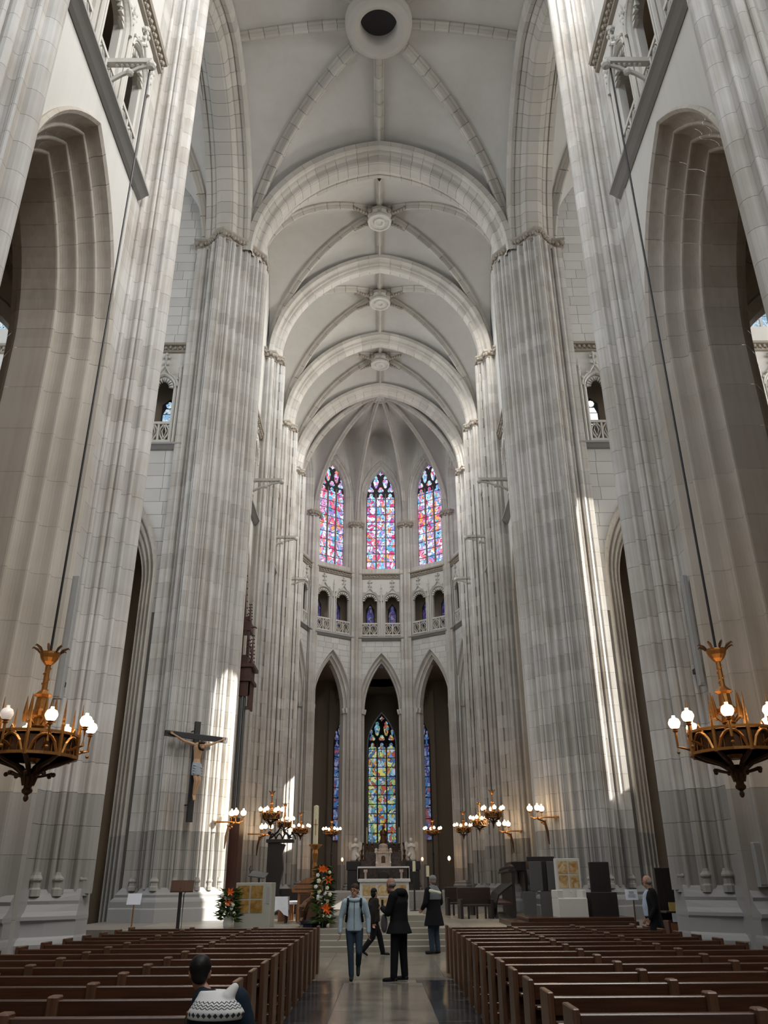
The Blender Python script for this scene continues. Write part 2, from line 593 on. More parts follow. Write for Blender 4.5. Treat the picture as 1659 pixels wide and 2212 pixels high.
def make_pier(label, side, raw, outline, center, ztop, capital=True, splits=3, h=0.62, z0=0.0, base_z=1.5, base=None, dado_z=3.4, name='stone_pillar', shaft_bases=(), west=False):
    """side -1 / +1; outline in (b,Y)."""
    t = thing(name, label, 'pier', kind='structure')
    W = lambda p: (side * p[0], p[1])
    n = len(outline)
    # blocks
    def sectors(shift):
        good = [j for j in range(n) if outline[j] in STARTS]
        cuts = sorted({min(good, key=lambda j: abs(j - ((k + shift) * n / splits) % n)) for k in range(splits)})
        res = []
        for i, c in enumerate(cuts):
            e = cuts[(i + 1) % len(cuts)] + (n if i == len(cuts) - 1 else 0)
            res.append([outline[j % n] for j in range(c, e + 1)])
        return res
    if splits == 1:
        variants = [[outline], [outline]]
    else:
        variants = [sectors(0.12), sectors(0.62)]
    meshes = {}
    for vi, secs in enumerate(variants):
        for si, sec in enumerate(secs):
            poly = [W(p) for p in sec] + ([] if splits == 1 else [W(center)])
            for dk, mm in ((0, M['pier']), (1, M['dado'])):
                mb = MB(); mb.prism(poly, 0, h - 0.007)
                meshes[vi, si, dk] = mesh('stone_course', mb.v, mb.f, mm)
    zb = z0 + base_z
    nc = math.ceil((ztop - zb) / h)
    for c in range(nc):
        z = zb + c * h
        dk = 1 if z + h * 0.5 < dado_z else 0
        for si in range(len(variants[c % 2])):
            put('stone_course', meshes[c % 2, si, dk], t, (0, 0, z))
    # plinth
    base = base or [(0.3, 0), (0.3, 0.42), (0.3, 0.9), (0.26, 0.94), (0.28, 1.12), (0.24, 1.2), (0.16, 1.26), (0.18, 1.34), (0.1, 1.42), (0.06, 1.48), (0.0, 1.56)]
    cut = [k for k in range(len(base)) if base[k][1] in (0.42, 0.78, 1.12)]
    prev = 0
    for a in cut + [len(base) - 1]:
        rs = []
        for off, z in base[prev:a + 1]:
            q = offset_poly(raw, 0.03 + off * 0.06 if west else off)
            if west: q = [(b, y - off * max(0.0, min(1.0, (18.0 - y) / 1.2))) for b, y in q]
            rs.append([(*W(p), z0 + z) for p in q])
        if len(rs) > 1:
            mb = MB(); mb.rings(rs)
            mb.build('plinth_stone', M['dado'] if False else M['plinth'], t)
        prev = a
    for (b, y, r) in shaft_bases:
        mb = MB()
        x, yy = W((b, y))
        mb.lathe([(r * 1.2, 0), (r * 1.2, 0.12), (r * 0.95, 0.15), (r * 0.95, 0.24), (r * 1.25, 0.28), (r * 1.25, 0.31), (r * 0.9, 0.37), (r * .8, 0.42)], x, yy, z0 + 1.46, 8)
        mb.build('shaft_base', M['dado'], t)
    if capital:
        zc = zb + nc * h
        rs = []
        for off, z in ((0.0, 0), (0.05, 0.02), (0.05, 0.06), (0.02, 0.1), (0.1, 0.34), (0.16, 0.4), (0.16, 0.5), (0.05, 0.54)):
            rs.append([(*W(p), zc + z) for p in offset_poly(raw, off)])
        cp = MB().rings(rs).build('capital', M['frieze'], t)
        mb = MB()
        rr = random.Random(5)
        P = offset_poly(raw, 0.1)
        for i in range(len(P)):
            a, b = P[i], P[(i + 1) % len(P)]
            l = math.hypot(b[0] - a[0], b[1] - a[1])
            k = max(1, int(l / 0.16))
            for j in range(k):
                f = (j + 0.5) / k
                q = W((a[0] + (b[0] - a[0]) * f, a[1] + (b[1] - a[1]) * f))
                mb.ball((q[0], q[1], zc + 0.16 + 0.13 * rr.random()), 0.085 + 0.04 * rr.random(), 6, 4)
        f = mb.build('leaf_carving', M['frieze'], cp)
        f['kind'] = 'stuff'
    return t


M['plinth'] = stone('grey_plinth_stone', (0.36, 0.355, 0.35), 0.1, 0.25, (0.3, 0.29, 0.28))

XW = 6.7


def nave_pier(label, side, yc, **kw):
    raw = [(8.9, yc - 1.15), (6.7, yc - 1.15), (6.7, yc - 0.95), (5.95, yc - 0.32), (5.85, yc - 0.2), (5.85, yc + 0.2), (5.95, yc + 0.32), (6.7, yc + 0.95), (6.7, yc + 1.15), (8.9, yc + 1.15)]
    o = [(8.9, yc - 1.15), (6.7, yc - 1.15)]
    o += mould((6.7, yc - 0.95), (5.95, yc - 0.32), BUNDLE)
    o += mould((5.95, yc - 0.32), (5.95, yc + 0.32), [(0.5, 0.2, 1)], 8)
    o += mould((5.95, yc + 0.32), (6.7, yc + 0.95), BUNDLE)
    o += [(6.7, yc + 0.95), (6.7, yc + 1.15), (8.9, yc + 1.15)]
    return make_pier(label, side, raw, o, (7.7, yc), 36.0, False, **kw)


def crossing_west(label, side):
    raw = [(8.9, 16.3), (6.7, 16.3), (6.7, 17.0), (6.35, 17.2), (5.95, 17.55), (5.95, 18.05), (6.6, 18.7), (7.7, 19.6), (8.9, 19.0)]
    o = [(8.9, 16.3), (6.7, 16.3)]
    o += mould((6.7, 16.9), (6.0, 17.5), BUNDLE)
    o += mould((6.0, 17.5), (6.0, 18.05), [(0.5, 0.19, 1)], 8)
    o += mould((6.0, 18.05), (7.7, 19.6), BROAD)
    o += mould((7.7, 19.6), (8.9, 19.0), BUNDLE)
    o += [(8.9, 19.0)]
    return make_pier(label, side, raw, o, (7.5, 17.9), 36.0, False, shaft_bases=[(6.62, 16.95, 0.1), (6.3, 17.2, 0.1), (5.98, 17.72, 0.12), (6.75, 16.4, 0.08)], west=True,
                     base=[(0.75, 0), (0.75, 0.42), (0.7, 0.46), (0.52, 0.52), (0.58, 0.6), (0.6, 0.66), (0.52, 0.74), (0.38, 0.78), (0.38, 1.02), (0.46, 1.06), (0.46, 1.12), (0.3, 1.2), (0.18, 1.32), (0.2, 1.38), (0.08, 1.5), (0.0, 1.58)])


def crossing_east(label, side):
    raw = [(8.95, 30.9), (8.95, 30.62), (8.4, 30.7), (7.78, 29.9), (7.55, 29.82), (6.47, 30.85), (5.85, 31.7), (5.85, 32.5), (6.7, 33.1), (6.7, 33.8), (8.95, 33.8)]
    o = [(8.95, 30.9), (8.95, 30.62)]
    o += mould((8.75, 30.6), (8.4, 30.7), [(0.5, 0.1, 1)])
    o += mould((8.4, 30.7), (7.78, 29.9), BUNDLE)
    o += mould((7.78, 29.9), (7.55, 29.82), [(0.5, 0.1, 1)])
    o += mould((7.55, 29.82), (6.47, 30.85), BROAD)
    o += mould((6.47, 30.85), (5.9, 31.65), BUNDLE)
    o += mould((5.9, 31.65), (5.9, 32.5), [(0.25, 0.18, 1), (0.75, 0.18, 1)], 6)
    o += mould((5.9, 32.5), (6.7, 33.1), BUNDLE)
    o += [(6.7, 33.1), (6.7, 33.8), (8.95, 33.8)]
    return make_pier(label, side, raw, o, (7.4, 31.9), 29.6, True, shaft_bases=[(8.6, 30.55, 0.11), (7.66, 29.8, 0.12), (7.1, 30.2, 0.1), (6.8, 30.5, 0.09), (6.45, 30.85, 0.11), (6.1, 31.25, 0.1), (5.85, 31.75, 0.12)])


def choir_pier(label, side, yc, z0=0.5):
    raw = [(8.6, yc - 1.25), (6.72, yc - 1.25), (6.72, yc - 0.92), (6.2, yc - 0.85), (6.12, yc - 0.42), (5.8, yc - 0.25), (5.8, yc + 0.25), (6.12, yc + 0.42), (6.2, yc + 0.85), (6.72, yc + 0.92), (6.72, yc + 1.25), (8.6, yc + 1.25)]
    o = [(8.6, yc - 1.25), (6.72, yc - 1.25)]
    o += mould((6.72, yc - 0.92), (6.2, yc - 0.85), [(0.2, 0.06, -1), (0.5, 0.08, 1), (0.85, 0.06, 1)], 4)
    o += mould((6.2, yc - 0.85), (6.12, yc - 0.42), [(0.5, 0.1, -1)], 4)
    o += mould((6.12, yc - 0.42), (5.8, yc - 0.25), [(0.3, 0.07, 1), (0.75, 0.06, -1)], 4)
    o += mould((5.8, yc - 0.25), (5.8, yc + 0.25), [(0.5, 0.17, 1)], 6)
    o += mould((5.8, yc + 0.25), (6.12, yc + 0.42), [(0.3, 0.06, -1), (0.7, 0.07, 1)], 4)
    o += [(6.12, yc + 0.42), (6.2, yc + 0.85), (6.72, yc + 0.92), (6.72, yc + 1.25), (8.6, yc + 1.25)]
    return make_pier(label, side, raw, o, (7.2, yc), 29.5, True, splits=2, z0=z0, base_z=1.1, dado_z=3.3,
                     base=[(0.35, 0), (0.35, 0.42), (0.3, 0.46), (0.22, 0.52), (0.24, 0.6), (0.2, 0.7), (0.12, 0.78), (0.14, 0.9), (0.06, 1.0), (0.0, 1.12)])


for sd, w in ((-1, 'left'), (1, 'right')):
    nave_pier('tall pale nave pier cut off by the %s edge, nearest the camera' % w, sd, 9.6)
    crossing_west('huge moulded pier behind the big %s chandelier' % w, sd)
crossing_east('moulded stone pier on which the crucifix hangs', -1)
crossing_east('moulded pier with bright sun streak behind the carved throne', 1)
CH = (39.9, 47.7, 54.2)
for k, yc in enumerate(CH):
    o = ('first', 'second', 'third')[k]
    choir_pier('%s slender choir pier beyond the crucifix pier on the left' % o, -1, yc)
    choir_pier('%s slender choir pier beyond the sunlit pier on the right' % o, 1, yc)

# ------------------------------------------------------------------ arcade profile, triforium, walls
def arc_prof(orders, step, depth, tail):
    """successive orders: roll, deep hollow, fillet"""
    out = [(0, 0.1), (-0.02, -0.05), (0.05, -0.11), (0.12, -0.05), (0.13, 0.04)]
    s0, d0 = 0.13, 0.04
    for k in range(orders):
        for f in range(7):           # hollow
            a = PI / 2 * f / 6
            out.append((s0 + step * 0.62 * (1 - math.cos(a)), d0 + depth * 0.7 * math.sin(a)))
        s1, d1 = s0 + step * 0.62, d0 + depth * 0.7
        for f in range(6):           # roll
            a = PI * f / 5
            out.append((s1 + step * 0.19 * (1 - math.cos(a)), d1 - step * 0.24 * math.sin(a)))
        s0, d0 = s1 + step * 0.38, d1 + depth * 0.3
        out.append((s0, d0))
    out += [(s0, d0 + tail), (s0 - 0.08, d0 + tail + 0.1), (s0 - 0.4, d0 + tail + 0.4)]
    return out


ARC = arc_prof(3, 0.25, 0.36, 0.7)
ARC_S = [(0, 0.08), (-0.01, -0.04), (0.05, -0.08), (0.1, -0.02), (0.11, 0.1), (0.18, 0.2), (0.27, 0.22), (0.28, 0.17), (0.33, 0.2), (0.34, 0.32), (0.42, 0.42), (0.5, 0.44), (0.51, 0.9), (0.4, 1.1)]
WIN = [(0, 0.02), (0.06, -0.05), (0.12, 0.02), (0.14, 0.12), (0.24, 0.2), (0.3, 0.16), (0.34, 0.28), (0.44, 0.4), (0.5, 0.38), (0.55, 0.7)]
TRI = [(0, 0.0), (0.0, -0.07), (0.05, -0.09), (0.1, -0.02), (0.12, 0.06), (0.17, 0.1), (0.18, 0.3)]


def fleuron(mb, fr, u, z, s=1.0, d=-0.08):
    """cross-shaped leaf finial on a stalk"""
    P = lambda a, b, c=0.0: fr.pt(u + a * s, d + c, z + b * s)
    mb.tube([P(0, -0.1), P(0, 0.55)], 0.035 * s, 6)
    for a, b, r in ((0, 0.62, 0.09), (-0.14, 0.45, 0.075), (0.14, 0.45, 0.075), (0, 0.43, 0.08), (-0.11, 0.1, 0.065), (0.11, 0.1, 0.065)):
        mb.ball(P(a, b), r * s, 6, 4)


def triforium(fr, u0, n, w, parent, zb=19.25, back=True, deep=1.3):
    """n arched openings of pitch w starting at u0; balustrade, ogee hoods, leafy finials"""
    ops = []
    for i in range(n):
        uc = u0 + (i + 0.5) * w
        ops.append((uc, w * 0.41, zb, 22.15, 0.72))
    mb = MB()
    wall_mesh(mb, fr, u0, u0 + n * w, zb, 24.0, ops, 0.0, 8)
    mb.build('triforium_wall', M['wall'], parent)
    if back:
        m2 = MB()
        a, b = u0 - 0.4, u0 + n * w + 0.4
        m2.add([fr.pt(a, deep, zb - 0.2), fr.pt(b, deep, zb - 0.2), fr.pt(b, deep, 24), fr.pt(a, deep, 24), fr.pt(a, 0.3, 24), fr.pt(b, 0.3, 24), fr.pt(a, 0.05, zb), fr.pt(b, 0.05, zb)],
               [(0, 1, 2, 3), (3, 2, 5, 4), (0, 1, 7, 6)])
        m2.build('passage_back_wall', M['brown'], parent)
    for uc, hs, z0, zs, rise in ops:
        a = MB()
        for sg in (-1, 1):   # jambs and arch in one moulded frame
            st = [(zb, None)] + [(zs, k / 7) for k in range(8)]
            vs = []
            for z, k in st:
                for s, d in TRI:
                    if k is None: u, zz = hs - s, 0
                    else: u, zz = arc_half(hs, rise, s, k)
                    vs.append(fr.pt(uc + sg * u, d, z + zz))
            m = len(TRI)
            a.add(vs, [(q * m + j, q * m + j + 1, (q + 1) * m + j + 1, (q + 1) * m + j) for q in range(len(st) - 1) for j in range(m - 1)])
        fr_o = a.build('opening_frame', M['carved'], parent)
        c = MB()      # cusps hanging in the arch
        for sg in (-1, 1):
            for k in (0.08, 0.3, 0.52, 0.74, 0.94):
                u, z = arc_half(hs, rise, 0.17, k)
                u2, z2 = arc_half(hs, rise, 0.38, k)
                t0, tz0 = arc_half(hs, rise, 0.16, max(0, k - 0.09))
                t1, tz1 = arc_half(hs, rise, 0.16, min(1, k + 0.09))
                c.rings([[fr.pt(uc + sg * t0, d, zs + tz0), fr.pt(uc + sg * u2, d, zs + z2), fr.pt(uc + sg * t1, d, zs + tz1)] for d in (0.02, 0.12)])
        c.build('cusped_edge', M['carved'], fr_o)
        g = MB()      # ogee hood and finial
        for sg in (-1, 1):
            pts = []
            for k in range(7):
                u, z = arc_half(hs + 0.05, rise + 0.05, 0, k / 8)
                pts.append(fr.pt(uc + sg * u, -0.09, zs + z))
            pts.append(fr.pt(uc + sg * 0.05, -0.09, zs + rise + 0.32))
            g.tube(pts, 0.05, 6)
            for k in (0.35, 0.65):
                u, z = arc_half(hs + 0.1, rise + 0.1, 0, k)
                g.ball(fr.pt(uc + sg * u, -0.1, zs + z), 0.08, 6, 4)
        fleuron(g, fr, uc, zs + rise + 0.4, 1.0)
        g.build('ogee_hood', M['carved'], parent)
        # balustrade: rails and two leaf-shaped lights
        bal = MB()
        l, r = uc - hs + 0.1, uc + hs - 0.1
        f3 = lambda u, d, z: fr.pt(u, d, z)
        for z in (zb + 0.05, zb + 0.98):
            bal.plate([(l, z), (r, z), (r, z + 0.12), (l, z + 0.12)], f3, 0.0, 0.16)
        for u in (l, uc, r):
            bal.plate([(u - 0.04, zb), (u + 0.04, zb), (u + 0.04, zb + 1.0), (u - 0.04, zb + 1.0)], f3, 0.01, 0.14)
        for cu in ((l + uc) / 2, (r + uc) / 2):
            q = (r - l) / 4 - 0.03
            for sg in (-1, 1):
                bal.tube([fr.pt(cu, 0.06, zb + 0.14), fr.pt(cu + sg * q * 0.75, 0.06, zb + 0.45), fr.pt(cu + sg * q * 0.85, 0.06, zb + 0.75), fr.pt(cu + sg * q * 0.2, 0.06, zb + 0.98)], 0.04, 5)
                bal.tube([fr.pt(cu, 0.06, zb + 0.95), fr.pt(cu + sg * q * 0.45, 0.06, zb + 0.62), fr.pt(cu, 0.06, zb + 0.3)], 0.03, 5)
        bal.build('balustrade', M['carved'], parent)
    for i in range(n + 1):   # slim pinnacle shafts between the openings
        u = u0 + i * w
        p = MB()
        p.tube([fr.pt(u, -0.06, zb), fr.pt(u, -0.06, 22.9), fr.pt(u, -0.06, 23.6)], [0.07, 0.07, 0.015], 6)
        for z in (22.95, 23.2): p.ball(fr.pt(u, -0.06, z), 0.09, 6, 4)
        p.build('pinnacle', M['carved'], parent)


def leaf_band(fr, u0, u1, z, parent, step=0.22, rnd=random.Random(2)):
    mb = MB()
    u = u0 + 0.1
    while u < u1 - 0.05:
        mb.ball(fr.pt(u, -0.15, z + 0.06 * (rnd.random() - 0.5)), 0.085, 6, 4)
        mb.ball(fr.pt(u + step * 0.45, -0.13, z - 0.07), 0.06, 5, 3)
        u += step
    o = mb.build('leaf_carving', M['frieze'], parent)
    o['kind'] = 'stuff'
    return o


def bay_wall(name, label, fr, ua, ub, hs, tri_n, tri_w, u_tri, win_hs, side_word, z0=0.0, zs=13.0, rise=5.1, prof=ARC, blocks=False):
    """one bay: arcade arch, triforium, clerestory window"""
    t = thing(name, label, 'wall', kind='structure')
    uc = (ua + ub) / 2
    mb = MB()
    wall_mesh(mb, fr, ua - 0.4, ub + 0.4, z0, 18.9, [(uc, hs, z0, zs, rise)], 0.015)
    mb.build('arcade_wall', M['joint'] if blocks else M['wall'], t)
    if blocks:
        ashlar(fr, ua - 0.4, ub + 0.4, z0 + 12, 18.85, (uc, hs, zs, rise), 1.05, 0.58, t, M['ashlar'])
    arch_pieces(fr, uc, hs, zs, rise, prof, z0, t, M['arch'], nv=9, dado=M['dado'])
    cornice(fr, ua - 0.4, ub + 0.4, [(d, z + 18.85) for d, z in STRING], 'string_course', M['plinth'], t)
    mb = MB()
    for a, b in ((ua - 0.4, u_tri), (u_tri + tri_n * tri_w, ub + 0.4)):
        if b - a > 0.01: wall_mesh(mb, fr, a, b, 19.2, 24.0, [], 0.015)
    if mb.v: mb.build('triforium_wall', M['wall'], t)
    triforium(fr, u_tri, tri_n, tri_w, t)
    cornice(fr, ua - 0.4, ub + 0.4, [(d, z + 24.0) for d, z in FRIEZE], 'leaf_frieze', M['frieze'], t)
    leaf_band(fr, ua - 0.3, ub + 0.3, 24.2, t)
    mb = MB()
    wall_mesh(mb, fr, ua - 0.6, ub + 0.6, 24.4, 37.6, [(uc, win_hs, 25.0, 31.5, win_hs * 1.5)], 0.015)
    mb.build('clerestory_wall', M['wall'], t)
    m2 = MB()
    pts = [(win_hs, 25.0 - 31.5)] + [arc_half(win_hs, win_hs * 1.5, 0, k / 8) for k in range(9)]
    for sg in (-1, 1):
        for (a, za), (b, zb) in zip(pts[:-1], pts[1:]):
            m2.add([fr.pt(uc + sg * a, 0, 31.5 + za), fr.pt(uc + sg * b, 0, 31.5 + zb), fr.pt(uc + sg * b * 0.93, 0.8, 31.5 + zb), fr.pt(uc + sg * a * 0.93, 0.8, 31.5 + za)], [(0, 1, 2, 3)])
    m2.add([fr.pt(uc - win_hs, -0.0, 25.0), fr.pt(uc + win_hs, 0, 25.0), fr.pt(uc + win_hs, 0.8, 25.3), fr.pt(uc - win_hs, 0.8, 25.3)], [(0, 1, 2, 3)])
    m2.build('window_reveal', M['wall'], t)
    return t


def bracket(fr, u, z, parent=None, ln=1.0):
    """stone arm with a curved brace that carries a lamp cable"""
    mb = MB()
    f3 = lambda a, d, zz: fr.pt(a, d, zz)
    mb.bar(fr.pt(u, 0.05, z), fr.pt(u, -ln, z), 0.16, 0.14)
    mb.tube([fr.pt(u, 0.0, z - 0.75), fr.pt(u, -ln * 0.35, z - 0.42), fr.pt(u, -ln * 0.55, z - 0.3)], 0.06, 6)
    mb.tube([fr.pt(u, -ln * 0.5, z - 0.36), fr.pt(u, -ln * 0.7, z - 0.2), fr.pt(u, -ln * 0.95, z - 0.12)], 0.05, 6)
    mb.ball(fr.pt(u, -ln * 0.52, z - 0.36), 0.1, 8, 5)
    mb.ball(fr.pt(u, -ln * 0.98, z - 0.1), 0.13, 8, 5)
    mb.ball(fr.pt(u, -0.05, z - 0.78), 0.13, 8, 5)
    for k in range(6): mb.ball(fr.pt(u, -ln * (0.2 + 0.12 * k), z - 0.1), 0.05, 5, 3)
    return mb


for sd, w in ((-1, 'left'), (1, 'right')):
    fr = Frame((sd * XW, 0), (0, 1), (sd, 0))
    t = bay_wall('wall_nave_%s' % w, 'white nave wall with tall dark arch at the upper %s' % w, fr, 10.75, 16.3, 2.78, 3, 1.77, 10.79, 1.7, w)
    b = bracket(fr, 13.55, 20.2, None, 1.08).build('lamp_bracket', M['carved'], t)
    fills = MB()
    wall_mesh(fills, fr, 16.3, 17.1, 18.0, 37.0, [], 0.02)
    fills.build('pier_wall_strip', M['wall'], t)
    ys = (32.9,) + CH
    for k in range(3):
        a, b = ys[k] + 1.2, ys[k + 1] - 1.2
        word = ('first', 'second', 'third')[k]
        tt = bay_wall('wall_choir_%s' % w, 'narrow sliver of %s choir bay wall on the %s' % (word, w), fr, a, b, (b - a) / 2, 2, (b - a) / 2 - 0.1, a + 0.1, 1.3, w, 0.5, 13.2, 4.9)
        bb = bracket(fr, (a + b) / 2, 20.2, None, 1.75).build('lamp_bracket', M['carved'], tt)
        if sd == 1 or sd == -1:
            pass

# transept east walls (face the camera beside the crossing piers)
for sd, w in ((-1, 'left'), (1, 'right')):
    fr = Frame((0, 30.9), (sd, 0), (0, 1))
    t = thing('wall_transept_%s' % w, 'white ashlar transept wall seen between the two %s piers' % w, 'wall', kind='structure')
    op = (11.9, 2.75, 13.0, 4.9)
    mb = MB()
    wall_mesh(mb, fr, 8.6, 15.2, 0, 18.9, [(11.9, 2.75, 0, 13.0, 4.9)])
    wall_mesh(mb, fr, 15.2, 24, 0, 18.9, [(19.3, 2.4, 0, 13.0, 4.6)])
    mb.build('wall_backing', M['joint'], t)
    ashlar(fr, 8.6, 15.2, 11.5, 18.85, op, 1.05, 0.62, t, M['ashlar'], rnd=random.Random(4))
    arch_pieces(fr, 11.9, 2.75, 13.0, 4.9, ARC, 0, t, M['arch'], nv=10, dado=M['dado'])
    cornice(fr, 8.6, 24, [(d, z + 18.85) for d, z in STRING], 'string_course', M['plinth'], t)
    mb = MB()
    wall_mesh(mb, fr, 8.6, 9.1, 19.2, 24.0, [])
    wall_mesh(mb, fr, 9.1 + 4 * 1.46, 15.9, 19.2, 24.0, [])
    mb.build('triforium_wall', M['wall'], t)
    triforium(fr, 9.1, 4, 1.46, t)
    triforium(fr, 15.9, 4, 1.46, t)
    cornice(fr, 8.6, 24, [(d, z + 24.0) for d, z in FRIEZE], 'leaf_frieze', M['frieze'], t)
    leaf_band(fr, 8.7, 19, 24.2, t)
    mb = MB()
    wall_mesh(mb, fr, 8.6, 24, 24.4, 38.5, [(18.9, 1.75, 25.4, 31.0, 2.8)], 0.0)
    mb.build('clerestory_backing', M['joint'], t)
    ashlar(fr, 8.6, 13.2, 24.5, 36.5, None, 0.95, 0.55, t, M['ashlar'], rnd=random.Random(8))
    mb = MB()
    wall_mesh(mb, fr, 13.2, 24, 24.4, 38.5, [(18.9, 1.75, 25.4, 31.0, 2.8)], -0.03)
    mb.build('clerestory_wall', M['wall'], t)
    # wall shafts further out
    for u in (15.6, 16.6):
        mb = MB()
        mb.lathe([(0.3, 0), (0.3, 34)], *fr.pt(u, -0.1, 0)[:2], 0, 10)
        mb.build('wall_shaft', M['pier'], t)
    # little clear window in the triforium passage
    for uc in (9.83, 11.29, 16.6, 18.1):
        wt = thing('window_triforium', 'small clear triforium window beyond the %s crossing pier, %s' % (w, {9.83: 'nearest the pier', 11.29: 'second from the pier', 16.6: 'third from the pier', 18.1: 'fourth from the pier'}[uc]), 'window', kind='structure')
        def pane(poly, d=1.24):
            m = MB(); m.plate([(uc + a, b) for a, b in poly], fr.pt, d, d + 0.02)
            m.build('pane', M['clear'] if sd == 1 else M['clear_lead'], wt)
        pane([(-0.26, 20.85), (0.26, 20.85), (0.26, 21.45), (-0.26, 21.45)])
        pane([(-0.24, 21.5), (0.24, 21.5), (0.14, 21.75), (-0.14, 21.75)])
        pane([(0.17 * math.cos(a * PI / 4), 21.97 + 0.17 * math.sin(a * PI / 4)) for a in range(8)])
        m = MB(); m.plate([(uc - 0.34, 20.75), (uc + 0.34, 20.75), (uc + 0.34, 22.0), (uc, 22.3), (uc - 0.34, 22.0)], fr.pt, 1.265, 1.3)
        m.build('window_frame', M['tracery'], wt)
    # tall clear window at the frame's edge
    wt = thing('window_transept', 'tall pale leaded transept window at the %s edge' % w, 'window', kind='structure')
    for i in range(3):
        for j in range(7):
            m = MB(); a = 18.9 - 1.7 + i * 1.16
            m.plate([(a, 25.5 + j * 0.95), (a + 1.08, 25.5 + j * 0.95), (a + 1.08, 26.4 + j * 0.95), (a, 26.4 + j * 0.95)], fr.pt, 0.5, 0.52)
            m.build('pane', M['clear_lead'], wt)
    m = MB()
    for i in range(4): m.plate([(18.9 - 1.78 + i * 1.16 - 0.04, 25.4), (18.9 - 1.78 + i * 1.16 + 0.04, 25.4), (18.9 - 1.78 + i * 1.16 + 0.04, 33), (18.9 - 1.78 + i * 1.16 - 0.04, 33)], fr.pt, 0.42, 0.6)
    m.build('mullion', M['carved'], wt)
M['podium'] = marble('pale_podium_slab', (0.32, 0.29, 0.24), (0.25, 0.22, 0.18), 0.3, 1.2)


# ------------------------------------------------------------------ vaults
RIB = [(-1, -0.1), (-1, 0.25), (-0.75, 0.42), (-0.6, 0.42), (-0.5, 0.62), (-0.22, 0.95), (0, 1.0), (0.22, 0.95), (0.5, 0.62), (0.6, 0.42), (0.75, 0.42), (1, 0.25), (1, -0.1)]


def rib(name, parent, p0, p1, curve, hw, dp, n, mat, sub=2, k_end=1.0):
    """rib along plan p0->p1; curve(k)->(fraction along plan, z); voussoirs are sub-parts"""
    r = bpy.data.objects.new(name, None); link(r, parent)
    dx, dy = p1[0] - p0[0], p1[1] - p0[1]
    l = math.hypot(dx, dy)
    lat = Vector((-dy / l, dx / l, 0))
    def P(k):
        f, z = curve(k)
        return Vector((p0[0] + dx * f, p0[1] + dy * f, z))
    for i in range(n):
        vs = []
        for j in range(sub + 1):
            k = k_end * (i + (0.012 if j == 0 else j / sub - (0.012 if j == sub else 0))) / n
            p = P(k)
            t = (P(min(1, k + 0.01)) - P(max(0, k - 0.01))).normalized()
            dn = lat.cross(t).normalized()
            if dn.z > 0 or (abs(dn.z) < 1e-3 and dn.dot(Vector((dx, dy, 0))) < 0): dn = -dn
            for w, d in RIB:
                vs.append(tuple(p + lat * (w * hw) + dn * (d * dp)))
        m = len(RIB)
        fs = [(a * m + j, a * m + j + 1, (a + 1) * m + j + 1, (a + 1) * m + j) for a in range(sub) for j in range(m - 1)]
        put('voussoir', mesh('voussoir', vs, fs, mat), r)
    return r


def arc_curve(hs, rise, zs):
    def c(k):
        u, z = arc_half(hs, rise, 0, k)
        return (hs - u) / hs, zs + z
    return c


def vault_bay(t, cx, cy, ax, ay, zs, rx, ry, zc, hw, dp, nr, ke=1.0, kr=1.0, *, mat=None, ridge_y=True, ridge_x=False, ribs=True, web=None, boss_r=0.0, zsy=None):
    """quadripartite vault: arches of rise rx span x at the y-edges, of rise ry span y at the x-edges"""
    mat = mat or M['rib']; web = web or M['web']
    hd = math.hypot(ax, ay)
    rd = zc - zs
    zsy = zs if zsy is None else zsy
    ZD = lambda f: zs + zoff(hd, rd, f * hd)
    ZT = lambda x: zs + zoff(ax, rx, abs(x))
    ZL = lambda y: max(zs, zsy + zoff(ay, ry, abs(y)) - (zsy - zs) * (abs(y) / ay) ** 6)
    n, m = 24, 8
    for sg in (-1, 1):
        vs = []
        for i in range(n + 1):
            x = ax * math.sin(PI / 2 * (2 * i / n - 1))
            f = abs(x) / ax
            for j in range(m + 1):
                v = j / m
                vs.append((cx + x, cy + sg * (f * ay + (ay - f * ay) * v), ZD(f) * (1 - v) + ZT(x) * v + 0.25 * math.sin(PI * v) * (1 - f)))
        fs = [(i * (m + 1) + j, i * (m + 1) + j + 1, (i + 1) * (m + 1) + j + 1, (i + 1) * (m + 1) + j) for i in range(n) for j in range(m)]
        put('vault_web', mesh('vault_web', vs, fs, web, True), t)
        vs = []
        for i in range(n + 1):
            y = ay * math.sin(PI / 2 * (2 * i / n - 1))
            f = abs(y) / ay
            for j in range(m + 1):
                v = j / m
                vs.append((cx + sg * (f * ax + (ax - f * ax) * v), cy + y, ZD(f) * (1 - v) + ZL(y) * v + 0.25 * math.sin(PI * v) * (1 - f)))
        put('vault_web', mesh('vault_web', vs, fs, web, True), t)
    if ribs:
        for sx in (-1, 1):
            for sy in (-1, 1):
                rib('diagonal_rib', t, (cx + sx * ax, cy + sy * ay), (cx, cy), arc_curve(hd, rd, zs), hw, dp, nr, mat, k_end=ke)
    for flag, dxy, hs, za in ((ridge_y, (0, 1), ay, zs + rx), (ridge_x, (1, 0), ax, zsy + ry)):
        if not flag: continue
        for sg in (-1, 1):
            p0 = (cx + sg * dxy[0] * ax, cy + sg * dxy[1] * ay)
            rib('ridge_rib', t, p0, (cx, cy), lambda k, za=za: (k, za + (zc - za) * k + 0.2 * math.sin(PI * k)), hw * 0.85, dp * 0.8, max(4, nr // 2), mat, k_end=kr)
    return t


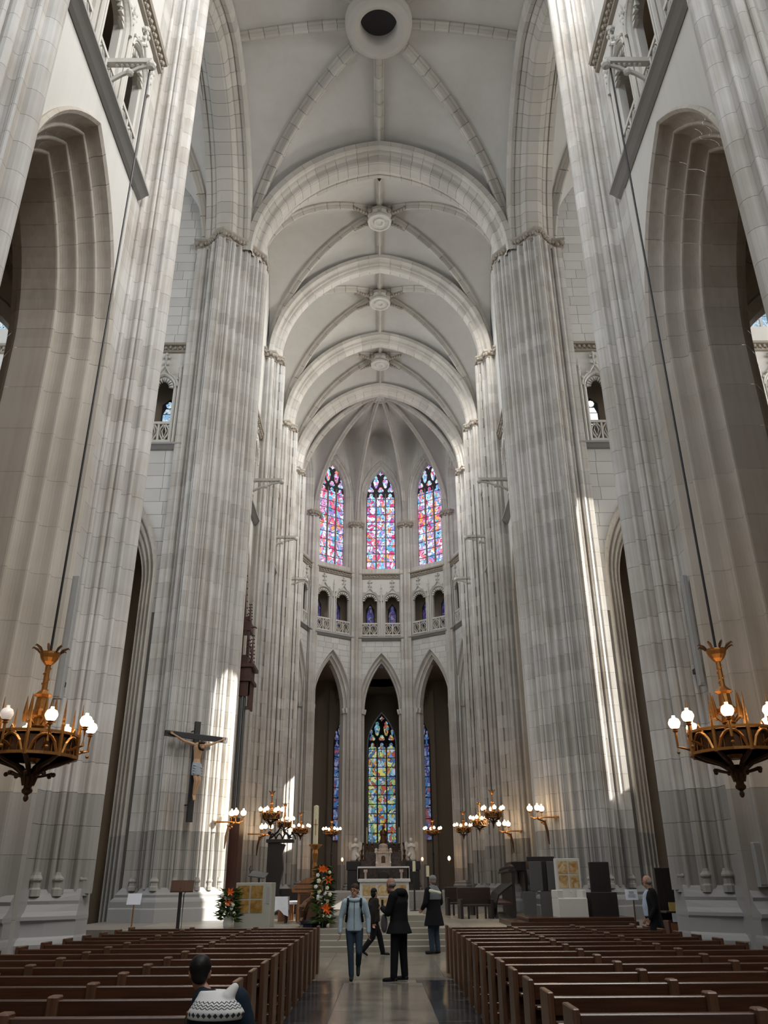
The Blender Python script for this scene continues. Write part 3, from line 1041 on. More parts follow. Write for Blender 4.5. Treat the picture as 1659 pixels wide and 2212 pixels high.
def boss(parent, cx, cy, z, r):
    b = MB().lathe([(r * 0.7, 0.75), (r * 1.0, 0.7), (r * 1.05, 0.45), (r * 0.85, 0.3), (r * 0.95, 0.22), (r, 0.12), (r * 0.95, 0.02), (r * 0.82, 0.0), (r * 0.8, 0.1), (r * 0.5, 0.12), (r * 0.45, 0.02), (r * 0.3, 0.0), (r * 0.25, 0.1), (0.02, 0.1)], cx, cy, z, 18).build('keystone', M['carved'], parent)
    mb = MB()
    for k in range(8):
        a = 2 * PI * k / 8
        mb.ball((cx + r * 1.1 * math.cos(a), cy + r * 1.1 * math.sin(a), z + 0.45), 0.16, 6, 4)
        if k % 2:
            a2 = math.copysign(0.52, math.sin(a)) if math.cos(a) > 0 else PI - math.copysign(0.52, math.sin(a))
            for q in range(5):
                mb.ball((cx + (r * 1.25 + 0.2 * q) * math.cos(a2), cy + (r * 1.25 + 0.2 * q) * math.sin(a2), z + 0.36 + 0.0 * q), 0.13, 5, 3)
    f = mb.build('leaf_carving', M['frieze'], b)
    f['kind'] = 'stuff'


GREAT = [(0.0, -1.15), (0.42, -1.1), (0.5, -1.0), (0.5, -0.84), (0.44, -0.8), (0.56, -0.7), (0.62, -0.6), (0.62, -0.54), (0.7, -0.5), (0.9, -0.44), (1.0, -0.36), (1.0, -0.3), (1.04, -0.24), (1.04, 0.24), (1.0, 0.3), (0.9, 0.44), (0.62, 0.54), (0.62, 0.6), (0.44, 0.8), (0.5, 0.84), (0.42, 1.1), (0.0, 1.15)]
LESSER = [(0.0, -0.85), (0.3, -0.8), (0.36, -0.7), (0.36, -0.58), (0.42, -0.5), (0.6, -0.45), (0.64, -0.38), (0.8, -0.32), (0.9, -0.24), (0.92, -0.14), (0.92, 0.14), (0.9, 0.24), (0.8, 0.32), (0.64, 0.38), (0.36, 0.58), (0.36, 0.7), (0.0, 0.85)]

t = thing('ceiling_crossing', 'ribbed crossing vault around a round dark opening', 'vault', kind='structure')
vault_bay(t, 0, 24.9, 6.75, 6.55, 29.9, 7.6, 7.6, 38.5, 0.3, 0.42, 17, 0.935, 0.81, ridge_y=True, ridge_x=True)
ring = MB().lathe([(0.86, 1.4), (0.86, 0.35), (0.9, 0.22), (1.0, 0.14), (1.12, 0.02), (1.22, 0.0), (1.45, 0.1), (1.5, 0.22), (1.47, 0.4), (1.56, 0.5), (1.56, 0.75), (1.2, 1.4)], 0, 24.55, 37.35, 40)
ring.f = [f for f in ring.f if len(f) == 4]
ring.build('oculus_ring', M['rib'], t, True)
MB().lathe([(0.9, 0), (0.9, 0.05)], 0, 24.55, 38.3, 24).build('oculus_dark_disc', M['tracery'], t)  # dark disc stands in for the shade inside the open hole

# great arch into the choir, and the arches over the transepts
fr = Frame((0, 31.75), (1, 0), (0, 1))
t = thing('trim_choir_arch', 'great pointed stone arch opening into the choir', 'arch', kind='structure')
arch_pieces(fr, 0, 6.62, 29.95, 7.45, [(a * 0.66, b) for a, b in GREAT], 29.95, t, M['rib'], nv=17)
for sd, w in ((-1, 'left'), (1, 'right')):
    fr = Frame((sd * 7.55, 0), (0, 1), (sd, 0))
    t = thing('trim_transept_arch_%s' % w, 'great moulded arch over the %s transept' % w, 'arch', kind='structure')
    arch_pieces(fr, 24.75, 6.35, 29.95, 7.4, GREAT, 29.95, t, M['rib'], nv=16)
    t = thing('ceiling_transept_%s' % w, 'shadowed rib vault of the %s transept' % w, 'vault', kind='structure')
    vault_bay(t, sd * 12.6, 24.7, 4.1, 6.3, 29.6, 6.9, 7.2, 38, 0.25, 0.4, 10, ridge_y=False)
    mb = MB()
    mb.add([(sd * 16.5, 18.4, 38.3), (sd * 30, 18.4, 38.3), (sd * 30, 31.2, 38.3), (sd * 16.5, 31.2, 38.3)], [(0, 1, 2, 3)])
    mb.build('vault_web', M['web'], t)
    # transept end wall; right lancets are added, cut to shape sun streaks
    fe = Frame((sd * 29.5, 0), (0, 1), (sd, 0))
    t = thing('wall_transept_end_%s' % w, 'far end wall of the %s transept' % w, 'wall', kind='structure')
    mb = MB()
    if sd == 1: wall_mesh(mb, fe, 18, 31.5, 0, 38.5, [(24.9, .46, 16.4, 23.6, .8), (26.3, .36, 15.2, 24.4, .8)])
    else: wall_mesh(mb, fe, 18, 31.5, 0, 38.5, [(24.7, 3.6, 12, 26, 5.5)])
    mb.build('wall_face', M['wall'], t)
    fw = Frame((0, 19.0), (sd, 0), (0, -1))
    t = thing('wall_transept_west_%s' % w, 'west wall of the %s transept' % w, 'wall', kind='structure')
    mb = MB(); wall_mesh(mb, fw, 8.5, 29.5, 0, 38.5, [(11.5, 2.5, 0, 13, 4.2)], 0.0)
    wall_mesh(mb, fw, 8.5, 29.5, 0, 38.5, [(11.5, 2.5, 0, 13, 4.2)], 0.9)
    mb.build('wall_face', M['wall'], t)
    arch_pieces(fw, 11.5, 2.5, 13, 4.2, [(0, -0.05), (0.1, -0.1), (0.15, 0.1), (0.3, 0.25), (0.35, 0.2), (0.4, 0.45), (0.3, 0.7), (0.0, 0.95)], 0, t, M['arch'], nv=6)

# choir vault bays and transverse arches
YB = (32.6,) + CH
for k in range(3):
    a, b = YB[k] + (0.0 if k else 0.3), YB[k + 1]
    word = ('first', 'second', 'third')[k]
    t = thing('ceiling_choir', '%s choir vault bay with carved round keystone' % word, 'vault', kind='structure')
    vault_bay(t, 0, (a + b) / 2, 6.7, (b - a) / 2, 30.0, 7.35, 6.6, 38.3, 0.22, 0.38, 13, zsy=30.6)
    boss(t, 0, (a + b) / 2, 37.3, 0.72)
    fr = Frame((0, CH[k]), (1, 0), (0, 1))
    t = thing('trim_choir_rib_arch', '%s transverse arch across the choir vault' % word, 'arch', kind='structure')
    arch_pieces(fr, 0, 6.55, 29.95, 7.5, [(a * 0.74, b * 0.9) for a, b in LESSER], 29.95, t, M['rib'], nv=15)

# ------------------------------------------------------------------ apse
AC = (0.0, 55.6)
V = [(-6.55, 55.6), (-5.4, 59.3), (-2.05, 61.6), (2.05, 61.6), (5.4, 59.3), (6.55, 55.6)]
t = thing('ceiling_apse', 'apse vault with ribs fanning from one keystone', 'vault', kind='structure')
ZA = 28.2
boss(t, AC[0], AC[1], 37.3, 0.75)
hA = 6.5
for i in range(5):
    va, vb = V[i], V[i + 1]
    n, m = 12, 12
    vs = []
    for p in range(n + 1):
        u = p / n
        w = abs(2 * u - 1)
        form = 7.3 * (1 - w ** 3) ** 0.7
        for q in range(m + 1):
            v = math.sin(PI / 2 * q / m)
            x = va[0] * (1 - u) + vb[0] * u; y = va[1] * (1 - u) + vb[1] * u
            vs.append((AC[0] + (x - AC[0]) * v, AC[1] + (y - AC[1]) * v, ZA + zoff(hA, 9.9, v * hA) * (1 if v < 1 else 1) + form * v ** 3))
    # keep the shell from rising above the crown
    vs = [(x, y, min(z, 38.2)) for x, y, z in vs]
    fs = [(a * (m + 1) + j, a * (m + 1) + j + 1, (a + 1) * (m + 1) + j + 1, (a + 1) * (m + 1) + j) for a in range(n) for j in range(m)]
    put('vault_web', mesh('vault_web', vs, fs, M['web'], True), t)
for i in range(6):
    rib('apse_rib', t, V[i], AC, arc_curve(hA, 9.7, ZA), 0.17, 0.36, 14, M['rib'])


def sub2(a, b): return (b[0] - a[0], b[1] - a[1])


def stained_window(name, label, fr, uc, hs, zb, zs, rise, glass, rows, d=0.7, lancets=3, head=True):
    """mullioned window: every pane a part"""
    w = thing(name, label, 'window', kind='structure')
    f3 = fr.pt
    lw = 2 * hs / lancets
    zh = zs - 0.05
    ph = (zh - zb) / rows
    for i in range(lancets):
        a = uc - hs + i * lw + 0.06
        b = a + lw - 0.12
        for j in range(rows):
            MB().plate([(a, zb + j * ph + 0.035), (b, zb + j * ph + 0.035), (b, zb + (j + 1) * ph - 0.035), (a, zb + (j + 1) * ph - 0.035)], f3, d - 0.02, d).build('pane', glass, w)
        c = (a + b) / 2; q = (b - a) / 2
        MB().plate([(a, zh + 0.03), (b, zh + 0.03), (b - 0.05, zh + 0.16), (c + q * 0.35, zh + 0.22), (c + q * 0.45, zh + 0.38), (c + q * 0.2, zh + 0.52), (c - q * 0.2, zh + 0.52), (c - q * 0.45, zh + 0.38), (c - q * 0.35, zh + 0.22), (a + 0.05, zh + 0.16)], f3, d - 0.02, d).build('pane', glass, w)
    def blob(cu, cz, r, kind):
        if kind == 'tre':
            pts = []
            for k in range(18):
                a = 2 * PI * k / 18 + PI / 2
                rr = r * (0.72 + 0.36 * abs(math.cos(1.5 * (a - PI / 2))))
                pts.append((cu + rr * math.cos(a), cz + rr * math.sin(a)))
        elif kind == 'tear':
            pts = [(cu + r * 0.62 * math.sin(x) * (1.0 if math.cos(x) > -0.2 else 0.75), cz + r * (math.cos(x) if math.cos(x) > 0 else 1.35 * math.cos(x))) for x in [2 * PI * k / 14 for k in range(14)]]
        else:
            pts = [(cu + r * (1 if k % 2 == 0 else 0.5) * math.cos(PI * k / 4), cz + r * (1 if k % 2 == 0 else 0.5) * math.sin(PI * k / 4)) for k in range(8)]
        MB().plate(pts, f3, d - 0.02, d).build('pane', glass, w)
    if head:
        top = zs + rise
        s = rise / 3.0
        for cu in (-0.75, 0.0, 0.75):
            blob(uc + cu * hs * 0.92, zs + 0.88 * s, 0.25 * s ** 0.5, 'tre')
        for cu in (-0.33, 0.33):
            blob(uc + cu * hs, zs + 1.62 * s, 0.42 * s, 'tear')
            blob(uc + cu * hs, zs + 2.15 * s, 0.16 * s, 'tre')
        for cu in (-0.76, 0.76):
            blob(uc + cu * hs, zs + 1.4 * s, 0.2 * s, 'tear')
        blob(uc, zs + 2.55 * s, 0.24 * s, 'quat')
    pts = [(uc + hs, zb), (uc + hs, zs)] + [(uc + a, zs + b) for a, b in [arc_half(hs, rise, 0, k / 8) for k in range(1, 9)]]
    left = [(2 * uc - a, b) for a, b in reversed(pts[:-1])]
    MB().plate(pts + left, f3, d + 0.01, d + 0.1).build('window_frame', M['tracery'], w)
    for i in range(1, lancets):
        u = uc - hs + i * lw
        MB().plate([(u - 0.05, zb), (u + 0.05, zb), (u + 0.05, zs + 0.4), (u - 0.05, zs + 0.4)], f3, d - 0.12, d + 0.01).build('mullion', M['mull'], w)
    return w


M['mull'] = stone('mullion_stone', (0.2, 0.18, 0.18), 0.0, 0.2)
WN = ('far left', 'left', 'central', 'right', 'far right')
for i in range(5):
    va, vb = V[i], V[i + 1]
    L = math.hypot(*sub2(va, vb))
    ux, uy = (vb[0] - va[0]) / L, (vb[1] - va[1]) / L
    fr = Frame(((va[0] + vb[0]) / 2, (va[1] + vb[1]) / 2), (ux, uy), (-uy, ux))
    hb = L / 2
    t = thing('wall_apse', '%s apse wall of arch, gallery and tall window' % WN[i], 'wall', kind='structure')
    mb = MB()
    wall_mesh(mb, fr, -hb, hb, 0.9, 18.9, [(0, 1.82, 0.9, 13.5, 4.5)])
    mb.build('wall_backing', M['joint'], t)
    ashlar(fr, -hb, hb, 13.2, 18.85, (0, 1.82, 13.5, 4.5), 0.75, 0.42, t, M['ashlar'], rnd=random.Random(20 + i))
    arch_pieces(fr, 0, 1.82, 13.5, 4.5, ARC_S, 0.9, t, M['carved'], nv=9, jh=1.0, dado=M['dado'])
    for sg in (-1, 1):    # impost capitals
        mb = MB()
        for k, (s0, d0) in enumerate(((0.05, -0.06), (0.3, 0.18), (0.45, 0.42))):
            mb.plate([(sg * (1.82 - s0 + 0.05), 13.28), (sg * (1.82 - s0 - 0.14), 13.28), (sg * (1.82 - s0 - 0.2), 13.55), (sg * (1.82 - s0 - 0.2), 13.64), (sg * (1.82 - s0 + 0.08), 13.64)], fr.pt, d0 - 0.08, d0 + 0.25)
        mb.build('impost_capital', M['carved'], t)
    cornice(fr, -hb, hb, [(d, z + 18.85) for d, z in STRING], 'string_course', M['plinth'], t)
    tw = (2 * hb - 0.5) / 2
    triforium(fr, -tw, 2, tw, t, deep=1.5)
    if i in (1, 2, 3):
        for sg in (-1, 1):
            off = {1: 0.25, 2: 0.0, 3: -0.25}[i]
            wn = thing('window_gallery', 'small blue stained window deep in %s gallery arch of %s apse wall' % ('left' if sg < 0 else 'right', WN[i]), 'window', kind='structure')
            uc = sg * tw / 2 + off
            for a, b in ((20.45, 20.95), (20.98, 21.45)):
                MB().plate([(uc - 0.28, a), (uc + 0.28, a), (uc + 0.28, b), (uc - 0.28, b)], fr.pt, 1.42, 1.44).build('pane', M['glass_blue'], wn)
            MB().plate([(uc - 0.28, 21.48), (uc + 0.28, 21.48), (uc + 0.16, 21.75), (uc + 0.1, 22.1), (uc, 22.2), (uc - 0.1, 22.1), (uc - 0.16, 21.75)], fr.pt, 1.42, 1.44).build('pane', M['glass_blue'], wn)
            MB().plate([(uc - 0.36, 20.35), (uc + 0.36, 20.35), (uc + 0.36, 21.9), (uc, 22.4), (uc - 0.36, 21.9)], fr.pt, 1.45, 1.48).build('window_frame', M['tracery'], wn)
    cornice(fr, -hb, hb, [(d, z + 24.0) for d, z in FRIEZE], 'leaf_frieze', M['frieze'], t)
    leaf_band(fr, -hb + 0.3, hb - 0.3, 24.2, t, 0.26)
    mb = MB()
    wall_mesh(mb, fr, -hb, hb, 24.4, 37.6, [(0, 1.76, 24.9, 31.3, 3.6)])
    mb.build('clerestory_wall', M['pier'], t)
    arch_pieces(fr, 0, 1.76, 31.3, 3.6, WIN, 24.9, t, M['pier'], nv=6, jh=1.1)
    mb = MB(); mb.add([fr.pt(-1.76, -0.0, 24.9), fr.pt(1.76, 0, 24.9), fr.pt(1.3, 0.75, 25.05), fr.pt(-1.3, 0.75, 25.05)], [(0, 1, 2, 3)])
    mb.build('window_sill', M['wall'], t)
    stained_window('window_%d' % (i + 1), 'tall three-light stained glass window high in the %s apse wall' % WN[i], fr, 0, 1.21, 25.05, 31.55, 2.8, M['glass_high'], 9, 0.68)

# clustered shafts at the corners of the apse
for i, (x, y) in enumerate(V):
    a = math.atan2(AC[1] - y, AC[0] - x) if abs(x) < 6.5 else (0 if x < 0 else PI)
    if abs(x) > 6.5: a = math.atan2(-0.4, -x)
    dx, dy = math.cos(a), math.sin(a)
    lx, ly = -dy, dx
    out = []
    for k in range(40):
        th = 2 * PI * k / 40
        r = 0.36 + 0.075 * math.cos(8 * th) + (0.05 if abs(math.cos(th)) > 0.95 and math.cos(th) > 0 else 0)
        c, s = r * math.cos(th), r * math.sin(th) * 1.35
        out.append((x + dx * (c + 0.05) + lx * s, y + dy * (c + 0.05) + ly * s))
    raw = []
    for k in range(8):
        th = 2 * PI * k / 8 + PI / 8
        c, s = 0.42 * math.cos(th), 0.42 * math.sin(th) * 1.3
        raw.append((x + dx * (c + 0.05) + lx * s, y + dy * (c + 0.05) + ly * s))
    out = out[::-1]; raw = raw[::-1]
    nm = ('far left', 'left', 'middle left', 'middle right', 'right', 'far right')[i]
    make_pier('slim clustered apse shaft, %s of the six' % nm, 1, raw, out, (x, y), 28.0, True, splits=1, z0=0.9, base_z=0.9, dado_z=2.6, h=0.74, name='apse_column',
              base=[(0.22, 0), (0.22, 0.42), (0.14, 0.5), (0.16, 0.6), (0.08, 0.7), (0.1, 0.78), (0.0, 0.92)])

# ambulatory, axial chapel and choir aisles behind the arches
t = thing('wall_ambulatory', 'shaded brown ambulatory wall seen through the apse arches', 'wall', kind='structure')
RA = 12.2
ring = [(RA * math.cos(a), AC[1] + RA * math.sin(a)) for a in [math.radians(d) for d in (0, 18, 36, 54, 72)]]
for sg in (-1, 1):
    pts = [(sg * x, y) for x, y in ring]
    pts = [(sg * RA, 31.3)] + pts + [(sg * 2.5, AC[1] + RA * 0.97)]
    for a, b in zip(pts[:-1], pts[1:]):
        if sg == 1 and a == (RA, 31.3):      # aisle wall; unseen lancets added to pass the sun streaks
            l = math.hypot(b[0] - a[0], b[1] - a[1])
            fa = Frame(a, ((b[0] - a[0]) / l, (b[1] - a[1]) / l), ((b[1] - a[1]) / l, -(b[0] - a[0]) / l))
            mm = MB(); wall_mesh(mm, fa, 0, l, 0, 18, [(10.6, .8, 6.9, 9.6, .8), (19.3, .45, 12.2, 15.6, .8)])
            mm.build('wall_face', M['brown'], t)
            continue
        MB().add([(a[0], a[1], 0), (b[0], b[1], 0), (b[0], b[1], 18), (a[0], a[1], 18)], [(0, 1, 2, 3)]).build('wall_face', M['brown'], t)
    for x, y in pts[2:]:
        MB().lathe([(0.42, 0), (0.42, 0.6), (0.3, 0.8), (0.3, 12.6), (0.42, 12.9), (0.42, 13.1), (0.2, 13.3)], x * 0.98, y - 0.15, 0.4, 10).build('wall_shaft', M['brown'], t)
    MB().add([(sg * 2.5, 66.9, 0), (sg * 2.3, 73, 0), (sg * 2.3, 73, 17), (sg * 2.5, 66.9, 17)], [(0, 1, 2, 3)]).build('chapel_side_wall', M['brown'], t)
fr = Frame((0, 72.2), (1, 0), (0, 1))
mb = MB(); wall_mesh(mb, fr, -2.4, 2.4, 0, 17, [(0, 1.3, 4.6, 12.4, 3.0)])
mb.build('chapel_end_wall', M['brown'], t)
stained_window('window_6', 'tall yellow and blue stained glass window low behind the high altar', fr, 0, 1.2, 4.7, 12.3, 3.0, M['glass_low'], 10, 0.15)
for sg, w, n in ((-1, 'left', 7), (1, 'right', 8)):
    fr = Frame((sg * 5.2, 68.3), (0.42 * 1, sg * -0.9), (0.9 * sg, 0.42)) if False else Frame((sg * 3.12, 66.5), (0.85, -0.53 * sg), (0.53 * sg, 0.85))
    stained_window('window_%d' % n, 'sliver of blue stained chapel window behind the %s apse arch' % w, fr, 0, 0.8, 4.6, 11.6, 2.2, M['glass_sliver'], 9, 0.0)
    MB().plate([(-1.2, 0), (1.2, 0), (1.2, 16), (-1.2, 16)], fr.pt, 0.12, 0.3).build('chapel_wall', M['brown'], t)
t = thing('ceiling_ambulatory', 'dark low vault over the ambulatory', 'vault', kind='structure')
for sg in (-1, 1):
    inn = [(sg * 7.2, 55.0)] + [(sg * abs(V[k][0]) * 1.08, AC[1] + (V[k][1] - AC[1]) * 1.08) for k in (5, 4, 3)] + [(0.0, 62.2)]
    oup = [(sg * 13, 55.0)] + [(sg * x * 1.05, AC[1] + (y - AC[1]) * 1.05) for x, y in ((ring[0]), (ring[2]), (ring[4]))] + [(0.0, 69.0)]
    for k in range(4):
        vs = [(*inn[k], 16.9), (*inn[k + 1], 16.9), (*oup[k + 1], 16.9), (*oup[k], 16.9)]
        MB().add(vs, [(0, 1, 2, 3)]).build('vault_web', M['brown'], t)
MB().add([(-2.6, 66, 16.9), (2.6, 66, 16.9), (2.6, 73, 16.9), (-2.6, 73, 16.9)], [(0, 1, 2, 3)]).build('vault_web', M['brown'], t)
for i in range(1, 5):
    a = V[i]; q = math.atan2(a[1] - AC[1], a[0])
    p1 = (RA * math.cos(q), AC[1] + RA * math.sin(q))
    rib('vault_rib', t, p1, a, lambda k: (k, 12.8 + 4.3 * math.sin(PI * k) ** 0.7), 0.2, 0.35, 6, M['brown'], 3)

# choir aisle vault (seen through the transept arches) and nave aisles
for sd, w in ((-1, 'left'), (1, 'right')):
    t = thing('ceiling_aisle_choir_%s' % w, 'shaded brown ribbed aisle vault through the %s transept arch' % w, 'vault', kind='structure')
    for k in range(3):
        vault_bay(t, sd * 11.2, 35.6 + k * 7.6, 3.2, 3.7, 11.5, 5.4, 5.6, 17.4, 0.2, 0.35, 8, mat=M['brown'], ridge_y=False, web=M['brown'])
    for y in (39.4, 47.0):
        MB().lathe([(0.5, 0), (0.5, 1.2), (0.36, 1.4), (0.36, 11.2), (0.5, 11.4), (0.5, 11.6)], sd * 12.0, y, 0.3, 10).build('aisle_shaft', M['brown'], t)
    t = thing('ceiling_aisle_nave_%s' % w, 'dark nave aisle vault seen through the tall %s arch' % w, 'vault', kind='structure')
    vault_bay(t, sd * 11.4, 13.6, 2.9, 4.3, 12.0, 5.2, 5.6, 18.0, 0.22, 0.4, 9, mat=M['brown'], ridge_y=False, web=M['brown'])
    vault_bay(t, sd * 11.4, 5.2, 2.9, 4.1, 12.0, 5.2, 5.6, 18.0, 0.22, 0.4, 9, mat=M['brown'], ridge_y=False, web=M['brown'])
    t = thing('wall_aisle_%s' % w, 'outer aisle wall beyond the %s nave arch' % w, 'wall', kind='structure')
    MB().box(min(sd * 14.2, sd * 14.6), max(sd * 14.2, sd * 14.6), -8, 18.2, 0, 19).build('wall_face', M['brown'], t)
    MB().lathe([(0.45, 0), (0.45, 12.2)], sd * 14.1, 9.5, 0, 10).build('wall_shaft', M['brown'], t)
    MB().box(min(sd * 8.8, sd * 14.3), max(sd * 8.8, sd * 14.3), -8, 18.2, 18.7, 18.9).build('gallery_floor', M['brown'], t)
    t = thing('ceiling_nave', 'high nave vault over the %s half of the pews' % w, 'vault', kind='structure')
    vs = []
    for i in range(11):
        u, z = arc_half(7.0, 8.2, 0, i / 10)
        vs += [(sd * u, -14, 30 + z), (sd * u, 17.6, 30 + z)]
    MB().add(vs, [(2 * i, 2 * i + 1, 2 * i + 3, 2 * i + 2) for i in range(10)]).build('vault_web', M['web'], t)

# ------------------------------------------------------------------ floors and steps
M['floor_stone'] = marble('cream_floor_slab', (0.25, 0.22, 0.175), (0.18, 0.16, 0.125), 0.22, 1.2)
M['floor_dark'] = marble('blue_black_floor_slab', (0.028, 0.036, 0.045), (0.012, 0.016, 0.02), 0.16, 1.8)
M['floor_grey'] = marble('grey_brown_floor_slab', (0.21, 0.18, 0.145), (0.13, 0.115, 0.095), 0.2, 1.4)
M['step'] = stone('step_limestone', (0.3, 0.275, 0.225), 0.06, 0.2, (0.3, 0.26, 0.2), streak=False, bump=0.05)
M['base_floor'] = stone('mortar_bed', (0.2, 0.18, 0.16), 0.0, 0.2, streak=False)
fl = thing('floor', 'polished stone church floor', 'floor', kind='structure')
MB().box(-30, 30, -16, 31.3, -0.3, -0.012).build('floor_bed', M['base_floor'], fl)
MB().box(-14, 14, 31.3, 76, -0.3, 0.0).build('floor_bed', M['base_floor'], fl)
def slab(x0, x1, y0, y1, mat, z=0.0):
    MB().bbox(x0 + 0.004, x1 - 0.004, y0 + 0.004, y1 - 0.004, -0.02, z, 0.003).build('floor_slab', mat, fl)
y = 4.0
while y < 16.6:
    slab(-1.33, -0.72, y, y + 1.05, M['floor_dark']); slab(0.72, 1.33, y, y + 1.05, M['floor_dark'])
    slab(-0.72, 0.0, y, y + 1.05, M['floor_grey']); slab(0.0, 0.72, y, y + 1.05, M['floor_grey'])
    y += 1.05
y0 = y
slab(-1.33, -0.72, y0, y0 + 0.35, M['floor_dark']); slab(0.72, 1.33, y0, y0 + 0.35, M['floor_dark'])
slab(-0.72, 0.72, y0, y0 + 0.35, M['floor_grey'])
slab(-0.62, 0.62, y0 + 0.35, y0 + 0.8, M['floor_stone'])
for a, b in ((-1.33, -0.62), (0.62, 1.33)): slab(a, b, y0 + 0.35, y0 + 0.8, M['floor_dark'])
y = y0 + 0.8
slab(-1.33, 1.33, y, y + 0.5, M['floor_grey'])
y += 0.5
while y < 24.0:
    h = min(1.2, 24.15 - y)
    for k in range(-7, 7): slab(k * 1.2, k * 1.2 + 1.2, y, y + h, M['floor_stone'])
    y += 1.2
for sd in (-1, 1):
    for k in range(6):
        for j in range(12):
            a, b = sorted((sd * (1.33 + k * 1.25), sd * (1.33 + (k + 1) * 1.25)))
            yy = 4.0 + j * 1.2
            if yy + 1.2 <= y0 + 0.8 + 0.5: slab(a, b, yy, yy + 1.2, M['floor_grey'])

t = thing('altar_steps', 'broad pale stone steps leading up behind the standing visitors', 'steps')
RZ = 0.13
for k in range(4):
    MB().bbox(-7.2, 7.2, 24.15 + 0.3 * k, 24.5 + 0.3 * k + (0.2 if k < 3 else 0), 0.0 if k == 0 else RZ * k - 0.02, RZ * (k + 1), 0.012).build('step', M['step'], t)
PZ = RZ * 4
fp = thing('floor_podium', 'pale stone podium floor around the altar', 'floor', kind='structure')
MB().box(-9.5, 9.5, 25.4, 46, 0.0, PZ - 0.012).build('floor_bed', M['base_floor'], fp)
for j in range(8):
    for k in range(-6, 6):
        yy = 25.4 + j * 1.3
        MB().bbox(k * 1.2 + 0.004, k * 1.2 + 1.196, yy + 0.004, yy + 1.296, PZ - 0.02, PZ, 0.003).build('floor_slab', M['podium'] if True else None, fp)
t = thing('altar_platform', 'raised stone platform carrying the front altar', 'platform')
MB().bbox(-1.5, 1.25, 25.5, 30.2, PZ, PZ + 0.155, 0.012).build('step', M['step'], t)
MB().bbox(-1.46, 1.2, 25.56, 30.2, PZ + 0.155, PZ + 0.31, 0.012).build('step', M['step'], t)
t = thing('sanctuary_steps', 'grey stone step wall across the choir before the high altar', 'steps')
SP = lambda y, c: [(-5.3, y), (5.3, y), (5.3, 55.5), (4.6, 58.6), (1.9, 60.9), (-1.9, 60.9), (-4.6, 58.6), (-5.3, 55.5)]
MB().prism(SP(45.5, 0), 0.0, 0.86).build('step', M['dado'], t)
MB().prism(SP(46.0, 0), 0.86, 1.24).build('step', M['dado'], t)


# ================================================================== FURNISHINGS
ORD = ('first', 'second', 'third', 'fourth', 'fifth', 'sixth', 'seventh', 'eighth', 'ninth', 'tenth', 'eleventh', 'twelfth', 'thirteenth', 'fourteenth')
M['pew'] = wood('varnished_oak_pew', (0.075, 0.03, 0.015), 0.25, 0)
M['pew_end'] = wood('oak_pew_end', (0.115, 0.052, 0.025), 0.35, 2)
M['oak'] = wood('honey_oak', (0.34, 0.15, 0.06), 0.4, 2)
M['redwood'] = wood('dark_red_carved_wood', (0.09, 0.03, 0.02), 0.4, 2)
M['ebony'] = wood('black_brown_wood', (0.022, 0.014, 0.012), 0.45, 2)
M['gold'] = plain('gilt_brass', (0.46, 0.21, 0.06), 0.38, 0.8, 0.3, 30)
M['bronze'] = plain('dark_bronze', (0.12, 0.06, 0.03), 0.42, 0.7, 0.3, 30)
M['black_metal'] = plain('black_metal', (0.015, 0.015, 0.016), 0.45)
M['globe'] = glow('lit_opal_globe', (1.0, 0.72, 0.38), 7.0)
M['globe'].cycles.emission_sampling = 'NONE'
M['globe_dim'] = glow('dim_opal_globe', (1.0, 0.8, 0.7), 0.5)
M['globe_dim'].cycles.emission_sampling = 'NONE'
M['wax'] = plain('ivory_candle_wax', (0.72, 0.64, 0.42), 0.5)
M['cloth'] = plain('white_linen', (0.78, 0.79, 0.82), 0.9)
M['whitestone'] = stone('white_altar_marble', (0.62, 0.6, 0.55), 0.05, 0.12, streak=False)
M['onyx'] = marble('amber_onyx', (0.62, 0.5, 0.3), (0.4, 0.2, 0.04), 0.3, 3.4)
M['onyx_dark'] = marble('dark_amber_onyx', (0.42, 0.26, 0.08), (0.25, 0.12, 0.02), 0.3, 3.4)
M['dark_marble'] = marble('dark_brown_marble', (0.05, 0.035, 0.03), (0.1, 0.07, 0.06), 0.25, 3.0)
M['rosemarble'] = marble('rose_white_marble', (0.66, 0.55, 0.47), (0.5, 0.38, 0.3), 0.3, 5.0)
M['white_statue'] = plain('white_marble_statue', (0.7, 0.66, 0.6), 0.5)
M['grey_panel'] = plain('grey_panel', (0.085, 0.08, 0.078), 0.7)
M['speaker'] = plain('stone_grey_speaker', (0.36, 0.37, 0.37), 0.6)
M['paper'] = plain('white_paper', (0.72, 0.74, 0.8), 0.8, 0, 0.04)

